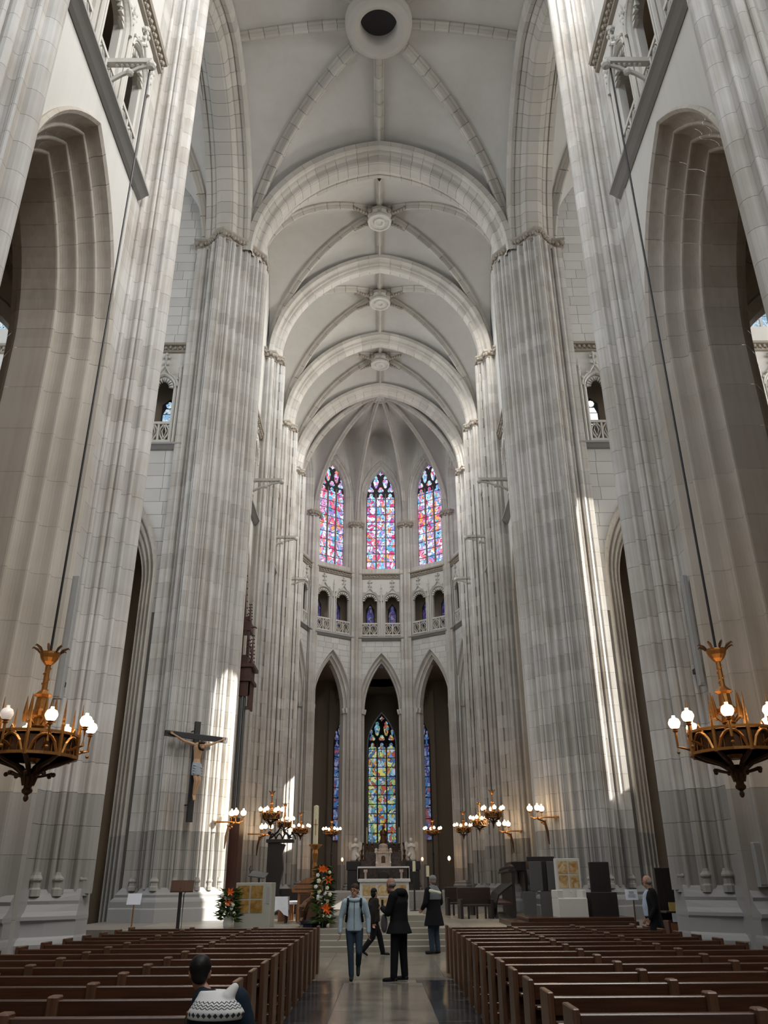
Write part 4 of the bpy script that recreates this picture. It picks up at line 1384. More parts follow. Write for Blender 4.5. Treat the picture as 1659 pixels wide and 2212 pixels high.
# ---- pews: back board towards the camera, seat towards the altar
LP = 3.9
def _m(fn):
    mb = MB(); fn(mb); return mb
pew_parts = [
    ('end_panel', _m(lambda b: b.bbox(-LP, -LP + 0.05, -0.06, 0.3, 0.0, 0.86, 0.008)), 'pew_end'),
    ('end_panel', _m(lambda b: b.bbox(-0.05, 0.0, -0.06, 0.3, 0.0, 0.86, 0.008)), 'pew_end'),
    ('top_rail', _m(lambda b: b.bbox(-LP + 0.05, -0.05, -0.035, 0.035, 0.70, 0.825, 0.008)), 'pew'),
    ('book_ledge', _m(lambda b: b.bbox(-LP + 0.05, -0.05, -0.14, -0.0, 0.635, 0.66, 0.005)), 'pew'),
    ('back_board', _m(lambda b: b.box(-LP + 0.05, -0.05, 0.0, 0.03, 0.36, 0.635)), 'pew'),
    ('seat', _m(lambda b: b.bbox(-LP + 0.05, -0.05, 0.03, 0.42, 0.41, 0.45, 0.006)), 'pew'),
    ('kneeling_rail', _m(lambda b: b.bbox(-LP + 0.05, -0.05, -0.3, -0.14, 0.13, 0.17, 0.006)), 'pew'),
    ('foot_rail', _m(lambda b: b.bbox(-LP + 0.05, -0.05, 0.02, 0.09, 0.05, 0.13, 0.006)), 'pew'),
]
for f in (1 / 3, 2 / 3):
    x = -LP * f
    pew_parts.append(('support_post', _m(lambda b, x=x: b.bbox(x - 0.045, x + 0.045, -0.075, 0.06, 0.0, 0.855, 0.012)), 'pew_end'))
pew_meshes = [(n, mesh(n, b.v, b.f, M[k])) for n, b, k in pew_parts]
pew_meshes_r = [(n, mesh(n, [(-x, y, z) for x, y, z in b.v], [tuple(reversed(f)) for f in b.f], M[k])) for n, b, k in pew_parts]
for sd, w in ((-1, 'left'), (1, 'right')):
    for k in range(14):
        t = thing('church_pew', '%s oak pew counted from the altar in the %s block' % (ORD[k], w), 'pew', (sd * 1.3, 18.6 - 0.93 * k, 0), group='oak pews')
        for n, me in (pew_meshes if sd < 0 else pew_meshes_r):
            put(n, me, t)


# ---- chandeliers
def chandelier(label, x, y, z, R, H, n, cable_z, group, big=False, light=60, rot=0.0, dim=(), name='hanging_chandelier'):
    """z = tip of the pendant finial; R globe radius; H tip-to-crown height"""
    t = thing(name, label, 'chandelier', (x, y, z), rot, group)
    g, b = M['gold'], M['bronze']
    gr = 0.1 if big else 0.085
    h = lambda f: f * H
    MB().lathe([(0.012, 0), (0.03 * R + 0.01, h(.01)), (0.05 * R, h(.025)), (0.03 * R, h(.04)), (0.09 * R, h(.055)), (0.1 * R, h(.07)), (0.07 * R, h(.085)), (0.09 * R, h(.12)), (0.14 * R, h(.17)), (0.1 * R, h(.2))], n=10).build('pendant_finial', b, t)
    bk = bpy.data.objects.new('basket', None); link(bk, t)
    for k in range(n):
        a = 2 * PI * k / n
        c, s = math.cos(a), math.sin(a)
        P = lambda r, zz: (r * R * c, r * R * s, zz)
        mb = MB()
        mb.tube([P(.08, h(.1)), P(.13, h(.17)), P(.3, h(.215)), P(.56, h(.245)), P(.78, h(.275))], [.035 * R, .045 * R, .05 * R, .05 * R, .04 * R], 6)
        mb.tube([P(.12, h(.15)), P(.3, h(.165)), P(.4, h(.175))], .02 * R, 5)
        mb.ball(P(.42, h(.165)), .045 * R, 6, 4)
        mb.build('basket_rib', b, bk)
    # gallery ring with round arches
    gal = bpy.data.objects.new('gallery_ring', None); link(gal, t)
    rr = .78 * R
    for zz, r2 in ((h(.265), .035), (h(.4), .028)):
        MB().lathe([(rr - r2 * R, 0), (rr + r2 * R, 0), (rr + r2 * R, .05 * R), (rr - r2 * R, .05 * R), (rr - r2 * R, 0)], 0, 0, zz, 2 * n).build('ring_band', g, gal)
    MB().lathe([(rr * .95, h(.28)), (rr * .95, h(.385)), (rr * .93, h(.385)), (rr * .93, h(.28)), (rr * .95, h(.28))], n=2 * n).build('gallery_drum', b, gal)
    for k in range(n):
        a0 = 2 * PI * k / n
        mb = MB()
        pts = []
        for j in range(9):
            f = j / 8
            a = a0 + 2 * PI / n * (0.1 + 0.8 * f)
            pts.append((rr * math.cos(a), rr * math.sin(a), h(.28) + (h(.39) - h(.28)) * math.sin(PI * f) ** .6))
        mb.tube(pts, .03 * R, 5)
        am = a0 + PI / n
        mb.tube([(rr * math.cos(am - .12), rr * math.sin(am - .12), h(.39)), (rr * math.cos(am), rr * math.sin(am), h(.44)), (rr * math.cos(am + .12), rr * math.sin(am + .12), h(.39))], .018 * R, 5)
        for q in (.25, .5, .75):
            a = a0 + 2 * PI / n * q
            mb.tube([(rr * .97 * math.cos(a), rr * .97 * math.sin(a), h(.27)), (rr * .97 * math.cos(a), rr * .97 * math.sin(a), h(.36))], .012 * R, 4)
        mb.build('gallery_arch', g, gal)
        # spire at each post
        c, s = math.cos(a0), math.sin(a0)
        mb = MB()
        hh = h(.62) if big else h(.52)
        mb.tube([(rr * c, rr * s, h(.26)), (rr * c, rr * s, h(.44)), (rr * c, rr * s, hh)], [.045 * R, .035 * R, .004], 6)
        if big:
            for q in range(5):
                zq = h(.46) + q * h(.028)
                mb.ball((rr * c, rr * s, zq), .04 * R * (1 - q * .15), 5, 3)
        mb.build('gallery_spire', g, gal)
    # arms with globes
    for k in range(n):
        a = 2 * PI * (k + (.5 if big else .25)) / n
        c, s = math.cos(a), math.sin(a)
        P = lambda r, zz: (r * R * c, r * R * s, zz)
        arm = MB().tube([P(.7, h(.3)), P(.88, h(.325)), P(1.0, h(.335)), P(1.0, h(.43))], .022 * R + .004, 6)
        arm.lathe([(.02, 0), (.05, .02), (.03, .04), (.06, .06)], *P(1.0, 0)[:2], h(.43), 8)
        arm.ball(P(1.0, h(.3)), .035 * R, 6, 4)
        ao = arm.build('lamp_arm', g, t)
        gm = M['globe_dim'] if k in dim else M['globe']
        gb = MB().lathe([(.35 * gr, 0), (.75 * gr, .25 * gr), (gr, .8 * gr), (gr, 1.1 * gr), (.78 * gr, 1.6 * gr), (.32 * gr, 1.85 * gr), (.28 * gr, 1.95 * gr), (.28 * gr, 2.2 * gr)], *P(1.0, 0)[:2], h(.43) + .06, 12)
        gb.build('glass_globe', gm, ao, True)
    # central lantern, stem, crown
    ln = MB().lathe([(.1 * R, h(.24)), (.16 * R, h(.27)), (.12 * R, h(.3)), (.1 * R, h(.45)), (.14 * R, h(.47)), (.12 * R, h(.52)), (.19 * R, h(.535)), (.2 * R, h(.56)), (.13 * R, h(.58)), (.11 * R, h(.66)), (.18 * R, h(.675)), (.06 * R, h(.71))], n=8)
    lo = ln.build('central_lantern', g, t)
    if big:
        for k in range(6):
            a = 2 * PI * k / 6
            mb = MB()
            c, s = .27 * R * math.cos(a), .27 * R * math.sin(a)
            mb.tube([(c, s, h(.5)), (c, s, h(.56)), (c, s, h(.67))], [.04 * R, .045 * R, .004], 6)
            mb.tube([(c * .5, s * .5, h(.48)), (c, s, h(.52))], .02 * R, 5)
            for q in range(5): mb.ball((c, s, h(.58) + q * h(.018)), .035 * R * (1 - q * .15), 5, 3)
            mb.build('lantern_pinnacle', g, lo)
    st = MB().lathe([(.055 * R, h(.7)), (.05 * R, h(.9))], n=8)
    for q in range(14):
        a = q * 1.2
        st.ball((.055 * R * math.cos(a), .055 * R * math.sin(a), h(.71) + q * h(.0135)), .025 * R, 5, 3)
    st.build('twisted_stem', g, t)
    cr = MB().lathe([(.06 * R, h(.88)), (.12 * R, h(.9)), (.17 * R, h(.925)), (.19 * R, h(.95)), (.2 * R, h(.955)), (.2 * R, h(.965)), (.15 * R, h(.967))], n=12)
    co = cr.build('crown_cup', g, t)
    for k in range(8):
        a = 2 * PI * k / 8
        c, s = math.cos(a), math.sin(a)
        MB().tube([(.18 * R * c, .18 * R * s, h(.96)), (.24 * R * c, .24 * R * s, h(.985)), (.33 * R * c, .33 * R * s, h(1.0)), (.36 * R * c, .36 * R * s, h(.99))], [.02 * R, .03 * R, .02 * R, .005], 5).build('crown_leaf', b, co)
    if cable_z:
        MB().tube([(0, 0, h(.93)), (0, 0, cable_z - z)], .022 if big else .018, 6).build('cable', M['black_metal'], t)
    if light:
        d = bpy.data.lights.new('chandelier_light', 'POINT')
        d.energy = light; d.color = (1.0, .62, .3); d.shadow_soft_size = R * .8
        o = bpy.data.objects.new('chandelier_light', d)
        COL.objects.link(o); o.parent = t; o.location = (0, 0, h(.5))
    return t


chandelier('large gilt gothic chandelier on the left before the huge pier', -5.68, 13.6, 2.86, 0.86, 2.5, 8, 20.1, 'large nave chandeliers', True, 45, 0.2, dim=(5,))
chandelier('large gilt gothic chandelier on the right before the huge pier', 5.76, 13.6, 2.86, 0.86, 2.5, 8, 20.1, 'large nave chandeliers', True, 55, 0.0)
k = 0
for xl, y, zt in ((4.75, 36.8, 3.75), (4.95, 43.8, 3.85), (4.8, 51.0, 3.95)):
    for sd, w in ((-1, 'left'), (1, 'right')):
        nm = ('nearest', 'middle', 'farthest')[k // 2]
        chandelier('%s small choir chandelier hanging on the %s' % (nm, w), sd * xl, y, zt, 0.46 if k < 4 else 0.55, 1.55, 6, 20.1, 'small choir chandeliers', False, 42, 0.3 * k)
        k += 1
for sd, w in ((-1, 'left'), (1, 'right')):
    x, y = sd * 3.2, 55.0
    t = chandelier('ring lamp on a tall dark post beside the high altar, %s' % w, x, y, 4.2, 0.55, 1.1, 6, 0, 'standing choir lamps', False, 42, 0.4 * sd, name='standing_candelabrum')
    MB().lathe([(.28, -2.96), (.28, -2.85), (.09, -2.7), (.05, -2.4), (.05, -1.0), (.07, -.9), (.045, -.8), (.04, 0.1)], n=10).build('post', M['black_metal'], t)


def wall_lamp(label, x, y, z, sd):
    """bracket lamp: arm reaching from a choir post toward the axis with three globes"""
    t = thing('wall_lamp', label, 'lamp', (x, y, z), 0, 'three-globe bracket lamps')
    q = -sd
    MB().tube([(0, 0, 0), (q * .45, 0, 0), (q * .85, 0, -.05)], .03, 6).lathe([(.1, -.03), (.1, .03)], 0, 0, 0, 8).build('arm', M['gold'], t)
    MB().tube([(q * .35, 0, -.9), (q * .38, 0, -.5), (q * .45, 0, -.15), (q * .7, 0, -.05)], [.02, .05, .05, .03], 6).build('curved_brace', M['bronze'], t)
    m = MB()
    for j in range(5): m.ball((q * (.42 + .07 * j), 0, -.12 - .1 * math.sin(j * 1.3)), .04, 6, 4)
    m.build('scroll_ornament', M['gold'], t)
    for j, (a, b) in enumerate(((.5, .18), (.72, -.2), (.95, .05))):
        p = MB().tube([(q * .7, 0, -.05), (q * a, b, 0.02), (q * a, b, .16)], .018, 6)
        p.lathe([(.02, 0), (.06, .03), (.07, .06)], q * a, b, .15, 8)
        po = p.build('candle_arm', M['gold'], t)
        MB().lathe([(.035, 0), (.09, .04), (.105, .1), (.09, .16), (.03, .2), (.025, .25)], q * a, b, .21, 12).build('glass_globe', M['globe'], po, True)
    d = bpy.data.lights.new('lamp_light', 'POINT')
    d.energy = 26; d.color = (1.0, .62, .3); d.shadow_soft_size = .3
    o = bpy.data.objects.new('lamp_light', d); COL.objects.link(o); o.parent = t; o.location = (q * .75, -0.3, .3)


wall_lamp('three-globe bracket lamp beside the dark organ case', -6.0, 31.25, 3.7, -1)
wall_lamp('three-globe bracket lamp above the black carved stall end', -5.98, 39.2, 3.7, -1)
wall_lamp('three-globe bracket lamp nearest the carved throne', 6.3, 31.0, 3.78, 1)
wall_lamp('three-globe bracket lamp farther along the right stalls', 6.22, 38.95, 3.75, 1)


M['ebony2'] = wood('dark_brown_bench_wood', (0.045, 0.025, 0.018), 0.4, 0)
# ---- apse wall sconces
for x, y, lab in ((-4.45, 58.7, 'tiny lit sconce left of the left apse arch'), (-2.75, 60.6, 'tiny lit sconce right of the left apse arch'), (2.75, 60.6, 'tiny lit sconce left of the right apse arch'), (4.45, 58.7, 'tiny lit sconce right of the right apse arch')):
    t = thing('wall_sconce', lab, 'lamp', (x, y, 2.9), 0, 'apse sconces')
    MB().tube([(0, 0, 0), (0, -.2, -.05), (0, -.3, .1)], .03, 6).build('arm', M['gold'], t)
    MB().lathe([(.03, 0), (.08, .05), (.1, .15), (.06, .25), (.02, .28)], 0, -.3, .1, 10).build('glass_globe', M['globe'] if abs(x) > 3 and x > 0 else M['globe_dim'], t, True)
    d = bpy.data.lights.new('sconce_light', 'POINT'); d.energy = 14; d.color = (1, .5, .2); d.shadow_soft_size = .15
    o = bpy.data.objects.new('sconce_light', d); COL.objects.link(o); o.parent = t; o.location = (0, -.5, .3)

# ---- high altar
HZ = 1.24
t = thing('high_altar', 'dark marble high altar with white cloth and oval medallion', 'altar', (0.07, 57.3, HZ))
MB().bbox(-1.9, 1.9, -0.9, 0.7, 0, 0.32, .02).build('altar_step', M['dark_marble'], t)
MB().bbox(-1.55, 1.55, -0.45, 0.5, 0.32, 1.3, .02).build('altar_body', M['dark_marble'], t)
MB().lathe([(0.34, 0), (0.34, .04), (0.3, .06)], n=24, sy=.8).build('medallion_ring', M['ebony'], t)
for o in [t.children[-1]]:
    o.rotation_euler = (PI / 2, 0, 0); o.location = (0, -.45, .85)
MB().lathe([(0.25, .06), (0.24, .09), (.02, .1)], n=24, sy=.8).build('medallion', M['rosemarble'], t)
o = t.children[-1]; o.rotation_euler = (PI / 2, 0, 0); o.location = (0, -.45, .85)
for x in (-1.15, 1.15):
    MB().bbox(x - .07, x + .07, -.52, -.44, .45, 1.05, .01).box(x - .12, x + .12, -.54, -.42, 1.05, 1.22).build('pilaster', M['rosemarble'], t)
MB().bbox(-1.66, 1.66, -0.5, 0.55, 1.3, 1.4, .02).build('cloth_top', M['cloth'], t)
for x in (-1.66, 1.66):
    MB().box(x - .015, x + .015, -.5, .5, .55, 1.38).build('cloth_drop', M['cloth'], t)
for x in (-1.95, 1.95):
    MB().bbox(x - .38, x + .38, -.25, .45, 0.0, 1.2, .03).bbox(x - .45, x + .45, -.3, .5, 1.2, 1.72, .03).build('end_pedestal', M['black_metal'], t)
MB().bbox(-1.55, 1.55, .45, .95, 0.0, 1.75, .02).build('gradine', M['dark_marble'], t)
MB().bbox(-1.2, 1.2, .7, .95, 1.75, 2.3, .02).build('upper_gradine', M['dark_marble'], t)

t = thing('tabernacle', 'small pink and white marble tabernacle on the high altar', 'tabernacle', (0.07, 57.3, HZ + 1.4))
MB().bbox(-.5, .5, -.3, .3, 0, .2, .02).bbox(-.36, .36, -.25, .25, .2, .78, .015).build('body', M['rosemarble'], t)
dr = [(-.13, .2), (.13, .2), (.13, .5)] + [(.13 * math.cos(PI * k / 8), .5 + .13 * math.sin(PI * k / 8)) for k in range(1, 8)] + [(-.13, .5)]
MB().plate(dr, lambda u, d, z: (u, -.25 + d, z), -.04, .02).build('door', M['bronze'], t)
fo = MB().tube([(.17 * math.cos(PI * k / 8), -.28, .52 + .17 * math.sin(PI * k / 8)) for k in range(9)], .03, 6)
for x in (-.17, .17): fo.tube([(x, -.28, .2), (x, -.28, .52)], .03, 6)
fo.build('door_arch', M['white_statue'], t)
for x in (-.42, .42):
    MB().lathe([(.1, .2), (.1, .26), (.07, .3), (.06, .7), (.1, .76), (.1, .82)], x, -.15, 0, 10).build('column', M['white_statue'], t)
    MB().ball((x * 1.12, -.15, 1.0), .1, 8, 6).lathe([(.12, .82), (.08, .95)], x * 1.12, -.15, 0, 8).build('corner_cherub', M['white_statue'], t)
MB().bbox(-.5, .5, -.3, .3, .78, .88, .02).build('cornice', M['rosemarble'], t)
MB().lathe([(.36, .88), (.36, 1.0), (.3, 1.1), (.3, 1.28), (.18, 1.36), (.05, 1.4)], 0, 0, 0, 12, 1, .7).build('dome', M['rosemarble'], t)

for sd, w in ((-1, 'left'), (1, 'right')):
    t = thing('angel_statue', 'white marble kneeling angel statue at the %s end of the high altar' % w, 'statue', (0.07 + sd * 1.85, 57.4, HZ + 1.72))
    q = -sd
    b = MB()
    b.lathe([(.3, 0), (.32, .1), (.3, .3), (.24, .5), (.2, .62), (.19, .75), (.21, .92), (.17, 1.05), (.07, 1.1), (.065, 1.16)], 0, 0, 0, 14, 1, .8)
    b.ball((q * .03, -.04, 1.26), .115, 10, 7, 1.2)
    b.tube([(-.17, -.02, 1.0), (-.22, -.14, .82), (q * .03, -.26, .92)], [.07, .06, .04], 7)
    b.tube([(.17, -.02, 1.0), (.22, -.14, .82), (q * .03, -.26, .92)], [.07, .06, .04], 7)
    b.tube([(q * .1, -.2, .05), (q * .22, -.25, .3), (0, -.05, .5)], [.08, .11, .12], 7)
    b.build('figure', M['white_statue'], t, True)
    for s2 in (-1, 1):
        wg = MB()
        wg.rings([[(s2 * .08, .12, .95), (s2 * .2, .16, .55), (s2 * .42, .2, .72), (s2 * .46, .2, 1.12), (s2 * .3, .18, 1.2)], [(s2 * .08, .17, .95), (s2 * .2, .2, .55), (s2 * .42, .24, .72), (s2 * .46, .24, 1.12), (s2 * .3, .22, 1.2)]])
        wg.build('wing', M['white_statue'], t)
    MB().ball((q * .03, .0, 1.31), .12, 8, 6).build('hair', M['white_statue'], t)

for i, (x, y, z, hh, r, lab) in enumerate(((-1.35, 58.0, HZ + 1.75, 1.1, .12, 'thick dark candlestick beside the left angel'), (1.47, 58.0, HZ + 1.75, 1.1, .12, 'thick dark candlestick beside the right angel'),
        (-1.02, 58.12, HZ + 2.3, .5, .09, 'outer left altar candlestick with tall white candle'), (-.68, 58.12, HZ + 2.3, .5, .09, 'inner left altar candlestick with tall white candle'),
        (.78, 58.12, HZ + 2.3, .5, .09, 'inner right altar candlestick with tall white candle'), (1.14, 58.12, HZ + 2.3, .5, .09, 'outer right altar candlestick with tall white candle'))):
    t = thing('candlestick', lab, 'candlestick', (x, y, z), 0, 'high altar candlesticks')
    MB().lathe([(r * 1.3, 0), (r * 1.3, .05), (r * .6, .12), (r * .9, hh * .3), (r * .4, hh * .4), (r * .8, hh * .6), (r * .4, hh * .75), (r * .9, hh * .9), (r * 1.2, hh), (r * .5, hh + .03)], n=10).build('stick', M['bronze'], t)
    if i > 1: MB().lathe([(.032, hh), (.032, hh + 1.0), (.01, hh + 1.04)], n=8).build('candle', M['wax'], t)
t = thing('virgin_statue', 'dark standing statue silhouetted against the low window', 'statue', (0.07, 58.13, HZ + 2.3))
MB().bbox(-.2, .2, -.2, .2, 0, .3, .02).build('pedestal', M['dark_marble'], t)
b = MB().lathe([(.2, .3), (.22, .6), (.18, .95), (.2, 1.25), (.1, 1.38), (.06, 1.44)], n=12, sy=.8)
b.ball((0, -.02, 1.53), .1, 8, 6, 1.2)
b.tube([(-.17, 0, 1.28), (-.2, -.12, 1.05), (.05, -.2, 1.1)], .05, 6).tube([(.17, 0, 1.28), (.2, -.12, 1.05), (-.05, -.2, 1.1)], .05, 6)
b.build('figure', M['bronze'], t, True)
MB().tube([(.13 * math.cos(2 * PI * k / 12), 0, 1.68 + .13 * math.sin(2 * PI * k / 12)) for k in range(13)], .015, 5).build('halo', M['gold'], t)

# ---- front altar with onyx panels
AZ = PZ + 0.31
def onyx_grid(t, x0, x1, z0, z1, cols, rows, fn, d, mat, gap=.06):
    w = (x1 - x0 - gap * (cols + 1)) / cols; h = (z1 - z0 - gap * (rows + 1)) / rows
    for i in range(cols):
        for j in range(rows):
            a = x0 + gap + i * (w + gap); b = z0 + gap + j * (h + gap)
            MB().plate([(a, b), (a + w, b), (a + w, b + h), (a, b + h)], fn, d, d + .02).build('onyx_panel', mat, t)
t = thing('front_altar', 'white altar with four amber onyx panels behind the visitors', 'altar', (.06, 28.6, AZ))
MB().bbox(-.78, .78, -.4, .4, 0, .86, .01).build('body', M['whitestone'], t)
MB().bbox(-.83, .83, -.45, .45, .86, .95, .012).build('table_slab', M['whitestone'], t)
onyx_grid(t, -.76, .76, .05, .84, 3, 2, lambda u, d, z: (u, -.4 + d, z), -.012, M['onyx'], .07)

# ---- ambo on the left
t = thing('ambo', 'stone ambo with dark amber onyx squares behind the left pews', 'lectern', (-3.72, 26.2, PZ), -.12)
MB().bbox(-.52, .52, -.3, .3, 0, 1.17, .012).build('body', M['ambo'] if 'ambo' in M else M['whitestone'], t)
onyx_grid(t, -.5, .34, .33, 1.14, 2, 2, lambda u, d, z: (u, -.3 + d, z), -.012, M['onyx_dark'], .05)
MB().box(.4, .5, -.312, -.3, .62, 1.05).build('side_inlay', M['plinth'], t)
MB().tube([(.08, 0, 1.17), (.08, 0, 1.35)], .025, 8).build('desk_post', M['black_metal'], t)
ds = MB().box(-.25, .25, -.2, .2, -.015, .015).build('book_desk', M['grey_panel'], t)
ds.location = (.05, 0, 1.38); ds.rotation_euler = (.35, .12, 0)
MB().tube([(-.2, 0, 1.4), (-.22, -.03, 1.55), (-.18, -.06, 1.62)], .012, 6).build('microphone', M['black_metal'], t)

# ---- credence table, stool and bench
t = thing('credence_table', 'small table with white linen cloth beside the ambo', 'table', (-3.28, 28.6, PZ))
for a in (-.22, .22):
    for b in (-.2, .2): MB().box(a - .025, a + .025, b - .025, b + .025, 0, .72).build('leg', M['ebony'], t)
MB().box(-.27, .27, -.25, .25, .72, .75).build('table_top', M['ebony'], t)
c = MB(); ring0 = []; ring1 = []
for k in range(24):
    a = 2 * PI * k / 24
    sq = 1 / max(abs(math.cos(a)), abs(math.sin(a)))
    ring0.append((.28 * sq * math.cos(a), .26 * sq * math.sin(a), .757))
    f = 1.06 + .05 * math.sin(6 * a)
    ring1.append((.29 * sq * f * math.cos(a), .27 * sq * f * math.sin(a), .3 + .1 * math.cos(4 * a)))
c.add([(0, 0, .76)] + ring0 + ring1, [(0, 1 + k, 1 + (k + 1) % 24) for k in range(24)] + [(1 + k, 25 + k, 25 + (k + 1) % 24, 1 + (k + 1) % 24) for k in range(24)])
c.build('linen_cloth', M['cloth'], t)
t = thing('altar_bench', 'low slatted bench with pale cushion beside the white table', 'bench', (-2.95, 30.2, PZ), -.2)
MB().bbox(-.35, .35, -.8, .8, .52, .6, .02).build('cushion', M['cloth'], t)
for k in range(7): MB().box(-.33, -.28, -.78 + k * .25, -.68 + k * .25, 0, .52).build('slat', M['oak'], t)
for k in range(7): MB().box(.28, .33, -.78 + k * .25, -.68 + k * .25, 0, .52).build('slat', M['oak'], t)
t = thing('wooden_console', 'honey wood console with sloping top behind the tall candle', 'cabinet', (-2.35, 28.7, PZ), 0)
MB().bbox(-.35, .4, -.3, .3, 0, .95, .015).build('body', M['oak'], t)
MB().rings([[(-.52, y, .88), (.42, y, .88), (.42, y, 1.3), (-.1, y, 1.3), (-.55, y, 1.0)] for y in (-.36, .36)]).build('sloping_top', M['oak'], t)
for z in (.97, 1.12): MB().box(-.45, .42, -.375, -.36, z, z + .02).build('top_groove', M['pew_end'], t)
MB().box(-.27, .32, -.315, -.3, .1, .82).build('front_panel', M['pew_end'], t)

# ---- paschal candle
t = thing('paschal_candle', 'very tall ivory candle on an ornate gilt stand', 'candle', (-2.0, 26.1, PZ))
MB().lathe([(.075, 2.2), (.075, 3.28), (.02, 3.3)], n=14).build('candle', M['wax'], t)
MB().bar((0, -.078, 2.45), (0, -.078, 2.9), .02, .01).bar((-.06, -.078, 2.75), (.06, -.078, 2.75), .01, .02).build('candle_cross', M['gold'], t)
MB().lathe([(.05, .62), (.14, .7), (.1, .8), (.07, .95), (.085, 1.1), (.06, 1.25), (.08, 1.5), (.06, 1.7), (.09, 1.95), (.07, 2.05), (.16, 2.14), (.2, 2.17), (.2, 2.2), (.06, 2.21)], n=12).build('stem', M['gold'], t)
for k in range(4):
    a = PI / 4 + k * PI / 2
    c, s = math.cos(a), math.sin(a)
    lm = MB().tube([(.05 * c, .05 * s, .75), (.3 * c, .3 * s, .6), (.42 * c, .42 * s, .42), (.4 * c, .4 * s, .25), (.46 * c, .46 * s, .15)], [.07, .1, .11, .06, .07], 7)
    lm.ball((.44 * c, .44 * s, .5), .1, 8, 5)
    lm.build('lion_foot', M['bronze'], t)
M['navy'] = plain('navy_lacquer', (.012, .014, .04), .3)
MB().lathe([(.38, 0), (.38, .06), (.46, .09), (.48, .15), (.42, .17)], n=8).build('base', M['navy'], t)

# ---- flowers
M['leaf'] = plain('dark_green_leaf', (.025, .06, .02), .5)
M['leaf2'] = plain('fresh_green_leaf', (.1, .16, .03), .5)
M['orange'] = plain('orange_lily_petal', (.85, .2, .03), .5)
M['cream'] = plain('cream_rose_petal', (.8, .75, .5), .6)
M['whitepetal'] = plain('white_petal', (.82, .8, .76), .6)
rf = random.Random(11)
def leaf(mb, p, d, l, w):
    p, d = Vector(p), Vector(d).normalized()
    s = d.cross(Vector((0, 0, 1)))
    if s.length < .01: s = Vector((1, 0, 0))
    s.normalize(); u = s.cross(d)
    mb.add([p, p + d * l * .4 + s * w + u * .02, p + d * l, p + d * l * .4 - s * w + u * .02, p + d * l * .45 - u * .03], [(0, 1, 4), (1, 2, 4), (2, 3, 4), (3, 0, 4)])
def lily(parent, p, r, mat, d=(0, -1, .3)):
    mb = MB(); d = Vector(d).normalized()
    a = d.cross(Vector((0, 0, 1))).normalized(); b = a.cross(d)
    for k in range(6):
        an = 2 * PI * k / 6
        o = a * math.cos(an) + b * math.sin(an)
        o2 = a * math.cos(an + .45) + b * math.sin(an + .45); o3 = a * math.cos(an - .45) + b * math.sin(an - .45)
        P = Vector(p)
        mb.add([P, P + o2 * r * .55 + d * r * .5, P + o * r * 1.1 + d * r * .35, P + o3 * r * .55 + d * r * .5], [(0, 1, 2), (0, 2, 3)])
    mb.build('lily', mat, parent)
def rose(parent, p, r, mat):
    mb = MB().ball(p, r * .75, 8, 6)
    for k in range(5):
        an = 2 * PI * k / 5
        mb.ball((p[0] + r * .5 * math.cos(an), p[1] - r * .2, p[2] + r * .5 * math.sin(an)), r * .5, 6, 4)
    mb.build('rose', mat, parent)
def bouquet(label, x, y, z0, lilies, roses, zlo, zhi, wid, nleaf, vase=None):
    t = thing('flower_arrangement', label, 'flowers', (x, y, z0), 0, 'altar flowers')
    for nm, mt, n0 in (('foliage', M['leaf'], nleaf), ('fresh_foliage', M['leaf2'], nleaf // 2)):
        mb = MB()
        for k in range(n0):
            f = rf.random()
            zz = zlo + (zhi - zlo) * f
            an = rf.random() * 2 * PI
            w = wid * (1 - .5 * f)
            leaf(mb, (w * .35 * math.cos(an), w * .35 * math.sin(an), zz), (math.cos(an), math.sin(an), .5 - rf.random()), .18 + .18 * rf.random(), .035 + .03 * rf.random())
        o = mb.build(nm, mt, t); o['kind'] = 'stuff'
    st = MB().tube([(0, 0, 0), (.02, 0, zhi * .6), (0, 0, zhi)], .02, 6); st.build('stem', M['leaf'], t)
    for px, pz, r in lilies: lily(t, (px, -wid * .55, pz), r, M['orange'])
    for i, (px, pz, r) in enumerate(roses): rose(t, (px, -wid * .5, pz), r, M['cream'] if i % 2 else M['whitepetal'])
    if vase: MB().lathe(vase, n=14).build('vase', M['whitestone'], t, True)
    return t
bouquet('tall column of orange and cream flowers beside the big candle', -1.68, 25.35, PZ, [(-.05, 1.5, .12), (.06, 1.5, .11), (.16, 1.22, .13), (.1, .5, .14), (.15, .42, .1)],
        [(-.15, 1.35, .06), (-.12, 1.2, .07), (-.2, 1.05, .06), (-.1, .92, .07), (.02, 1.25, .05), (.12, 1.02, .06), (.05, .88, .06), (.2, .85, .06), (-.1, .78, .09), (.14, .7, .05), (0, .6, .05), (.02, .32, .05), (.2, .3, .05), (.18, 1.42, .05)], .15, 1.6, .38, 170)
bouquet('low orange and white flowers in a pale vase before the ambo', -4.35, 25.5, PZ, [(.05, .92, .12), (0, .66, .11)],
        [(-.18, .85, .06), (-.1, .78, .05), (-.22, .6, .05), (.12, .6, .07), (-.15, .48, .06), (.18, .38, .06), (.1, .5, .05), (-.08, .42, .05)], .22, .95, .42, 120, [(.1, 0), (.13, .02), (.15, .15), (.12, .28), (.09, .3)])

